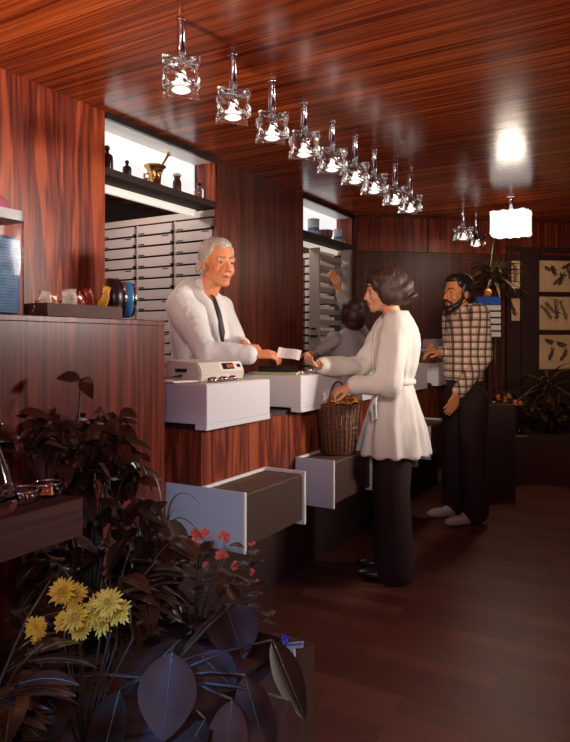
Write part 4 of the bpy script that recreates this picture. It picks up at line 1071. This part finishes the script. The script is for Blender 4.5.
# geranium with red flowers
base = V((-1.20, 1.54, SOIL))
t = thing('geranium', 'red-flowered pot plant in front of the pale end panel', 'flower', base)
st = NB(); lf = NB(); rr = random.Random(5)
fl = [(197, 535, .020), (204, 532, .014), (200, 546, .014), (224, 535, .016), (222, 554, .018), (234, 566, .016), (251, 543, .010), (252, 572, .011), (205, 565, .013), (226, 541, .010), (240, 583, .010), (172, 556, .012), (180, 575, .010), (258, 580, .008)]
for i, (px, py, r) in enumerate(fl):
    c = gp(px, py, 1.98)-base; bm = NB()
    for k in range(7 if r > .012 else 4):
        o_ = V((rr.uniform(-1, 1), rr.uniform(-1, 1), rr.uniform(-.8, .8)))*r*0.65
        fn = (-FW+UP*.4+o_*20).normalized(); s, q, _ = frame_of(fn)
        for a in range(5):
            an = 2*PI*a/5; leafmesh(bm, c+o_, s*math.cos(an)+q*math.sin(an)+fn*.3, fn, r*.55, r*.5, .1, n=4, fold=.3)
    obj('flower_head', bm, 'redpetal', t, True, recalc=False)
    tube(st, [c, c+V((0, 0, -.05)), V((c.x*.4, c.y*.4, max(.05, c.z*.4))), V((c.x*.1, c.y*.1, 0))], .002, 5)
for k in range(60):
    c = gp(rr.uniform(165, 265), rr.uniform(545, 640), rr.uniform(1.9, 2.1))-base
    leafmesh(lf, c, V((rr.uniform(-1, 1), rr.uniform(-1, 1), rr.uniform(-.1, .6))), UP, .055, .05, .3, n=5)
obj('stem', st, 'stem', t, True); obj('foliage', lf, 'leaf', t, True, recalc=False)
# rubber plant: big glossy leaves low in the foreground, each leaf placed by hand
base = V((-0.97, 1.12, SOIL))
t = thing('rubber_plant', 'plant with big drooping glossy leaves at bottom centre', 'plant', base)
lf = NB(); st = NB()
def big(px0, py0, px1, py1, d0, d1, w, up=None, fold=.18, droop=0.0):
    a = gp(px0, py0, d0)-base; b = gp(px1, py1, d1)-base
    leafmesh(lf, a, b-a, up or (-FW+UP*.3), (b-a).length, w, droop, 0, 1, n=12, fold=fold, shape=.85)
    c = V((0.0, 0.0, 0.12)); tube(st, [a, a.lerp(c, .4)+V((0, 0, .01)), c, V((0, 0, 0))], [.003, .004, .006, .008], 6)
big(172, 652, 163, 742, 1.42, 1.36, .125, (-FW*.8+UP*.55))
big(226, 604, 243, 660, 1.66, 1.58, .13, (-FW*.9+RT*.2+UP*.4))
big(238, 600, 228, 584, 1.66, 1.70, .03)
big(245, 675, 268, 760, 1.48, 1.42, .085, (-FW+UP*.35-RT*.2))
big(272, 640, 305, 720, 1.60, 1.55, .08, (-FW*.7+UP*.6+RT*.5))
big(232, 700, 222, 790, 1.42, 1.36, .085, (-FW+UP*.6))
big(200, 655, 235, 690, 1.52, 1.48, .09, (-FW*.5+UP*.8))
big(180, 640, 120, 700, 1.5, 1.42, .09, (-FW*.3+UP*.9-RT*.3))
big(205, 720, 165, 790, 1.4, 1.3, .09, (-FW*.3+UP*.9-RT*.3))
big(120, 690, 95, 790, 1.4, 1.32, .10, (-FW*.8+UP*.5-RT*.5))
big(60, 680, 30, 760, 1.4, 1.32, .09, (-FW*.8+UP*.5+RT*.2))
big(290, 700, 262, 790, 1.48, 1.42, .08, (-FW*.8+UP*.5-RT*.1))
obj('foliage', lf, ['leaf', 'leaf_vein'], t, True, recalc=False); obj('stem', st, 'stem', t, True)
# small violet blooms
base = V((-0.93, 1.44, SOIL)); t = thing('violet_flower', 'small violet-blue flowers beside the pale card on planter rim', 'flower', base)
st = NB(); rr = random.Random(8)
for px, py, r in ((284, 637, .012), (287, 641, .009), (268, 683, .010), (271, 690, .008)):
    c = gp(px, py, 1.70)-base; bm = NB()
    for k in range(3):
        o_ = V((rr.uniform(-1, 1), rr.uniform(-1, 1), rr.uniform(-.5, .5)))*r
        s, q, _ = frame_of(-FW+UP*.5)
        for a in range(5):
            an = 2*PI*a/5; leafmesh(bm, c+o_, s*math.cos(an)+q*math.sin(an), -FW, r*.7, r*.6, .1, n=4)
    obj('flower_head', bm, 'bluepetal', t, True, recalc=False); tube(st, [c, V((c.x*.5, c.y*.5, c.z*.4)), V((0, 0, 0))], .002, 5)
obj('stem', st, 'stem', t, True)
# big climbing plant against the raised counter
base = V((-1.42, 1.34, SOIL))
t = thing('philodendron', 'tall dark climbing plant against the raised counter', 'plant', base)
rr = random.Random(12); lf = NB(); st = NB()
outline = [(20, 435, 45), (45, 428, 30), (75, 435, 24), (96, 430, 22), (112, 420, 14), (116, 445, 16), (126, 475, 18), (110, 460, 40), (80, 450, 40), (60, 480, 50), (138, 508, 18), (95, 500, 42), (145, 540, 22), (90, 540, 60), (30, 460, 60), (130, 550, 40), (60, 560, 60), (150, 580, 40), (20, 590, 60)]
hub = V((0, 0, 0.45))
for (px, py, sp) in outline:
    d = 1.98 if px > 70 else 1.83
    hub2 = gp(px, py, d)-base
    tube(st, [V((0, 0, 0)), V((hub2.x*.3, hub2.y*.3, max(.05, hub2.z*.5))), hub2], [.008, .006, .003], 6)
    for k in range(20):
        c = gp(px+rr.gauss(0, sp*.38), py+rr.gauss(0, sp*.38), d+rr.uniform(-.12, .08))-base
        if c.z < 0.03 or (c+base).x < -1.585: continue
        dd = V((rr.uniform(-.2, 1), rr.uniform(-1, 1), rr.uniform(-.9, .3)))
        leafmesh(lf, c, dd, (-FW*.6+UP), rr.uniform(.05, .09), rr.uniform(.025, .045), .25, 0, 1 if rr.random() < .5 else None, n=6)
# two distinct leaves on the tall stalk
q = gp(78, 428, 1.95)-base; tp = gp(81, 379, 1.93)-base
tube(st, [V((0, 0, 0)), V((q.x*.5, q.y*.5, q.z*.5)), q, tp], [.006, .005, .0035, .003], 6)
leafmesh(lf, tp, gp(62, 374, 1.9)-base-tp, UP+(-FW), .075, .045, .25, n=7); leafmesh(lf, tp, gp(91, 384, 1.9)-base-tp, UP-FW, .06, .045, .7, n=7)
a = gp(103, 408, 1.9)-base; leafmesh(lf, a, gp(95, 412, 1.9)-base-a, UP-FW, .03, .02, .2, mi=1, n=5)
obj('foliage', lf, ['leaf_dark', 'leaf_vein'], t, True, recalc=False); obj('stem', st, 'stem', t, True)
# arching grass plant in front of the end panel
base = V((-1.44, 1.56, SOIL)); t = thing('spider_plant', 'thin arching leaves in front of the pale end panel', 'plant', base)
lf = NB()
def blade(pts, w):
    pts = [gp(*p)-base for p in pts]; fine = []
    n = 14
    for k in range(n+1):
        u = k/n*(len(pts)-1); i = min(int(u), len(pts)-2); fine.append(pts[i].lerp(pts[i+1], u-i))
    for _ in range(4): fine = [fine[0]]+[(fine[i-1]+fine[i]*2+fine[i+1])/4 for i in range(1, n)]+[fine[-1]]
    tube(lf, fine, [w*(1-.85*k/n) for k in range(n+1)], 6, flat=0.35)
blade([(168, 560, 1.98), (166, 510, 1.98), (176, 492, 1.98), (190, 493, 1.96), (199, 503, 1.95)], .007)
blade([(165, 570, 1.98), (165, 530, 1.98), (177, 513, 1.97), (195, 525, 1.96), (208, 545, 1.95)], .009)
blade([(163, 570, 1.98), (165, 530, 1.98), (172, 508, 1.98), (182, 512, 1.97)], .006)
blade([(155, 570, 1.98), (158, 520, 1.98), (150, 480, 2.0), (140, 460, 2.0)], .008)
blade([(160, 570, 1.98), (163, 520, 1.98), (160, 488, 2.0), (152, 470, 2.0)], .008)
blade([(150, 570, 1.95), (140, 530, 1.95), (120, 500, 1.95), (105, 505, 1.95)], .008)
a = gp(170, 520, 1.96)-base; leafmesh(lf, a, gp(190, 548, 1.95)-base-a, -FW, .10, .05, .1, n=8)
obj('foliage', lf, 'leaf_mid', t, True, recalc=False)
random.seed(4)
bushy('leafy_plant', 'low leafy plant filling the bottom left corner', (-1.15, 0.78, SOIL), 0.34, 0.26, 12, 9, .13, .06, seed=21)
bushy('leafy_plant', 'low leafy plant between the yellow and red flowers', (-1.28, 1.28, SOIL), 0.38, 0.24, 12, 9, .12, .06, seed=22)
# ---------------------------------------------------------------- display ledge at left with glassware
t = thing('display_ledge', 'dark veneered ledge with glassware at left edge', 'ledge', (0, 0, 0))
obj('top', bx(-1.60, -1.25, 0.25, 1.154, 0.845, 0.8625), 'tablewood', t)
obj('apron', bx(-1.27, -1.25, 0.25, 1.154, 0.77, 0.845), 'tablewood', t); obj('end_apron', bx(-1.60, -1.27, 1.134, 1.154, 0.77, 0.845), 'tablewood', t)
obj('leg', bx(-1.605, -1.585, 0.3, 1.10, 0.42, 0.845), 'tablewood', t)
def tumbler(px, x, r, h, lb):
    y = y_at(px, x)
    t = thing('glass_bowl', lb, 'glass', (x, y, 0.863), 0, 'small glass bowls on the ledge')
    obj('bowl', lathe(NB(), [(0, 0), (r*.7, 0), (r*.95, h*.25), (r, h), (r*.9, h), (r*.85, h*.3), (0, h*.18)], seg=28), 'clear', t, True)
    obj('rim', tube(NB(), [V((r*.95*math.cos(a), r*.95*math.sin(a), h)) for a in [2*PI*k/24 for k in range(25)]], .0022, 6), 'chrome', t, True)
tumbler(20, -1.34, .045, .032, 'wide glass bowl on the ledge, nearest the carafe')
tumbler(47, -1.34, .038, .034, 'small glass bowl on the ledge, furthest from the carafe')
t = thing('glass_carafe', 'clear glass carafe cut by the left edge, on the ledge', 'carafe', (-1.33, y_at(-8, -1.33), 0.863))
obj('body', lathe(NB(), [(0, 0), (.05, 0), (.055, .02), (.05, .06), (.03, .12), (.018, .15), (.018, .19), (.024, .2), (.019, .198), (.013, .15), (.025, .118), (.045, .06), (.045, .02), (0, .01)], seg=28), 'clear', t, True)
obj('stopper', lathe(NB(), [(.012, .19), (.012, .20), (.022, .215), (.015, .235), (0, .24)], seg=18), 'clear', t, True)
# ---------------------------------------------------------------- far right planting
pb = P(520, 343, 5.9); pb.z = 0
t = thing('planter_box', 'dark planter on the floor below the botanical prints', 'planter', pb, PI/6)
bm = NB(); box(bm, -0.45, 0.8, -0.2, -0.18, 0, 0.45); box(bm, -0.45, 0.8, 0.18, 0.2, 0, 0.45); box(bm, -0.45, -0.43, -0.18, 0.18, 0, 0.45); box(bm, 0.78, 0.8, -0.18, 0.18, 0, 0.45)
obj('box', bm, 'planter', t); obj('soil', bx(-0.43, 0.78, -0.18, 0.18, 0.02, 0.42), 'soil', t)
obj('rim_strip', bx(-0.32, 0.0, -0.206, -0.2, 0.428, 0.44), 'mauvebox', t)
def spiky(name, label, base, trunk, n, ll, seed, mat='leaf', w=.022, lo=-.2, hi=1.3):
    t = thing(name, label, 'plant', base); rr = random.Random(seed)
    obj('trunk', tube(NB(), [(0, 0, 0), (0.01, 0, trunk*.5), (0, 0, trunk)], [.022, .018, .014], 10), 'stem', t, True)
    lf = NB()
    for k in range(n):
        a = 2.4*k+rr.uniform(-.2, .2); el = rr.uniform(lo, hi)
        leafmesh(lf, V((0, 0, trunk-rr.uniform(0, .12))), V((math.cos(a), math.sin(a), el)), UP, ll*rr.uniform(.7, 1.1), w, .45, n=8, fold=.4, shape=.6)
    obj('foliage', lf, mat, t, True, recalc=False); return t
b = P(494, 343, 6.05); spiky('dracaena', 'tall dark spiky dracaena right of the bearded man', (b.x, b.y, 0.42), 1.50, 70, .42, 1, 'leaf_mid', .034)
b = P(548, 343, 5.95); spiky('yucca', 'spiky plant in front of the lowest botanical print', (b.x, b.y, 0.42), 0.5, 30, .50, 2, 'leaf_mid', .03, .0, 1.2)
b = P(520, 343, 5.85); bushy('leafy_plant', 'dark bushy plant under the botanical prints', (b.x, b.y, 0.42), 0.42, 0.28, 12, 9, .14, .06, ('leaf', 'leaf_vein'), seed=31)
b = P(558, 343, 5.75); bushy('leafy_plant', 'dark bushy plant at the right edge of the planter', (b.x, b.y, 0.42), 0.40, 0.22, 12, 9, .14, .06, ('leaf', 'leaf_vein'), seed=32)
base = P(494, 343, 5.68); base.z = 0.42; t = thing('orange_flower', 'orange flowers low behind the bearded man’s back', 'flower', base)
st = NB(); rr = random.Random(6)
for px, py in ((494, 404), (498, 398), (509, 397), (515, 403), (505, 400), (520, 404)):
    c = P(px, py, 5.6)-base; bm = NB()
    for k in range(14):
        a = 2*PI*k/14; s, q, _ = frame_of(UP-FW); leafmesh(bm, c, s*math.cos(a)+q*math.sin(a)+(UP-FW)*rr.uniform(.1, .6), UP, .035, .016, .1, n=4)
    obj('flower_head', bm, 'orangepetal', t, True, recalc=False); tube(st, [c, V((c.x*.5, c.y*.5, c.z*.5)), V((0, 0, 0))], .004, 5)
obj('stem', st, 'stem', t, True)
# pale leaf hanging under the big lamp
b = P(491, 262, 6.0); o = NB(); tube(o, [V((0, 0, -.12)), V((0, 0, 0)), V((.012, .004, .11)), V((.03, .01, .23))], [.004, .010, .012, .003], 8, flat=.4); o = obj('pale_shoot', o, 'leaf_pale', None, True); o.location = (b.x, b.y, b.z)
o.parent = bpy.data.objects['dracaena']; o.location = V(b)-bpy.data.objects['dracaena'].location
# metal-legged stand by the man
sp_ = P(478, 343, 5.2); sp_.z = 0
t = thing('side_stand', 'low dark stand with a thin pale edge behind the bearded man', 'stand', sp_, PI/6)
obj('body', bx(-0.02, 0.30, 0.0, 0.25, 0, 0.75), 'dark', t); obj('edge', bx(-0.026, -0.02, -0.004, 0.002, 0.40, 0.70), 'mauvebox', t)
# ---------------------------------------------------------------- lights
def area(name, loc, tgt, size, energy, col=(1, 1, 1), sy=None, spread=PI):
    l = bpy.data.lights.new(name, 'AREA'); l.energy = energy; l.color = col; l.size = size
    if sy: l.shape = 'RECTANGLE'; l.size_y = sy
    l.spread = spread
    o = bpy.data.objects.new(name, l); C.objects.link(o); o.location = loc
    o.rotation_euler = (V(tgt)-V(loc)).to_track_quat('-Z', 'Y').to_euler(); return o
def spot(name, loc, tgt, energy, ang, col=(1, 1, 1), rad=0.1, blend=0.6):
    l = bpy.data.lights.new(name, 'SPOT'); l.energy = energy; l.color = col; l.spot_size = ang; l.spot_blend = blend; l.shadow_soft_size = rad
    o = bpy.data.objects.new(name, l); C.objects.link(o); o.location = loc
    o.rotation_euler = (V(tgt)-V(loc)).to_track_quat('-Z', 'Y').to_euler(); return o
spot('key_right', (1.9, 4.2, 2.15), (-1.8, 2.85, 1.55), 340, math.radians(44), (1.0, 0.91, 0.80), 0.2, 1.0)
area('sheen_light_right', (2.9, 5.2, 2.25), (-1.6, 1.2, 1.4), 0.7, 14, (1.0, 0.86, 0.80), 0.4, math.radians(60))  # added area light, aimed to lay a sheen on the raised counter front
spot('camera_fill', (0.35, -0.3, 2.0), (-1.6, 3.6, 1.75), 190, math.radians(40), (1.0, 0.86, 0.72), 0.12, 1.0)
spot('ceiling_bounce', (-1.9, 0.2, 1.35), (-1.3, 1.9, 2.9), 150, math.radians(95), (1.0, 0.84, 0.64), 0.06, 0.9)
spot('wall_light', (-0.9, 0.3, 1.9), (-2.6, 2.1, 2.0), 36, math.radians(60), (1.0, 0.86, 0.72), 0.08, 0.8)
spot('far_fill', (0.9, 1.6, 2.2), (0.1, 7.0, 1.6), 90, math.radians(50), (1.0, 0.85, 0.70), 0.1, 0.8)
spot('camera_fill_far', (0.3, 0.5, 2.1), (-1.15, 4.6, 1.55), 130, math.radians(24), (1.0, 0.86, 0.70), 0.1, 0.9)
_lf = gp(166, 705, 1.38); _n = (-FW*.82+UP*.57).normalized(); _v = (V((0, 0, EYE))-_lf).normalized(); _r = _n*(2*_n.dot(_v))-_v
area('leaf_glint_light', _lf+_r*1.5, _lf, 0.16, 0.4, (0.04, 0.30, 1.0), 0.16, math.radians(16))  # added blue light at the big leaf's mirror angle, only for its glint
spot('low_fill', (0.35, -0.1, 1.45), (-1.48, 2.1, 0.60), 60, math.radians(17), (0.80, 0.88, 1.0), 0.06, 0.9)
area('window_daylight', (0.25, -0.45, 1.75), (-0.95, 1.2, 0.5), 0.45, 3.5, (0.42, 0.60, 1.0), 0.3, math.radians(100))
area('back_room_light', (-3.3, 2.9, 2.42), (-3.0, 3.2, 1.0), 0.5, 12, (1.0, 0.88, 0.78), 0.3)
area('back_room_light_far', (-3.2, 5.2, 2.42), (-2.9, 5.6, 1.0), 0.4, 8, (1.0, 0.85, 0.74), 0.3)
l = bpy.data.lights.new('big_lamp_glow', 'POINT'); l.energy = 12; l.color = (1, .85, .68); l.shadow_soft_size = .12
o = bpy.data.objects.new('big_lamp_glow', l); C.objects.link(o); o.location = (bl.x, bl.y, H-0.38)
w = bpy.data.worlds.new('World'); bpy.context.scene.world = w; w.use_nodes = True
bg = w.node_tree.nodes['Background']; bg.inputs[0].default_value = (0.75, 0.26, 0.16, 1); bg.inputs[1].default_value = 0.6
# ---------------------------------------------------------------- camera
cd = bpy.data.cameras.new('camera'); cam = bpy.data.objects.new('camera', cd); C.objects.link(cam)
cam.location = (0, 0, EYE); cam.rotation_euler = (PI/2, 0, math.radians(30))
cd.sensor_fit = 'HORIZONTAL'; cd.sensor_width = 36; cd.lens = FPX/570*36
cd.shift_y = -(371-HY)/570; cd.clip_start = 0.05
sc = bpy.context.scene; sc.camera = cam
sc.view_settings.view_transform = 'Standard'; sc.view_settings.look = 'None'; sc.view_settings.gamma = 1
sc.view_settings.use_curve_mapping = False; sc.view_settings.exposure = 0.4
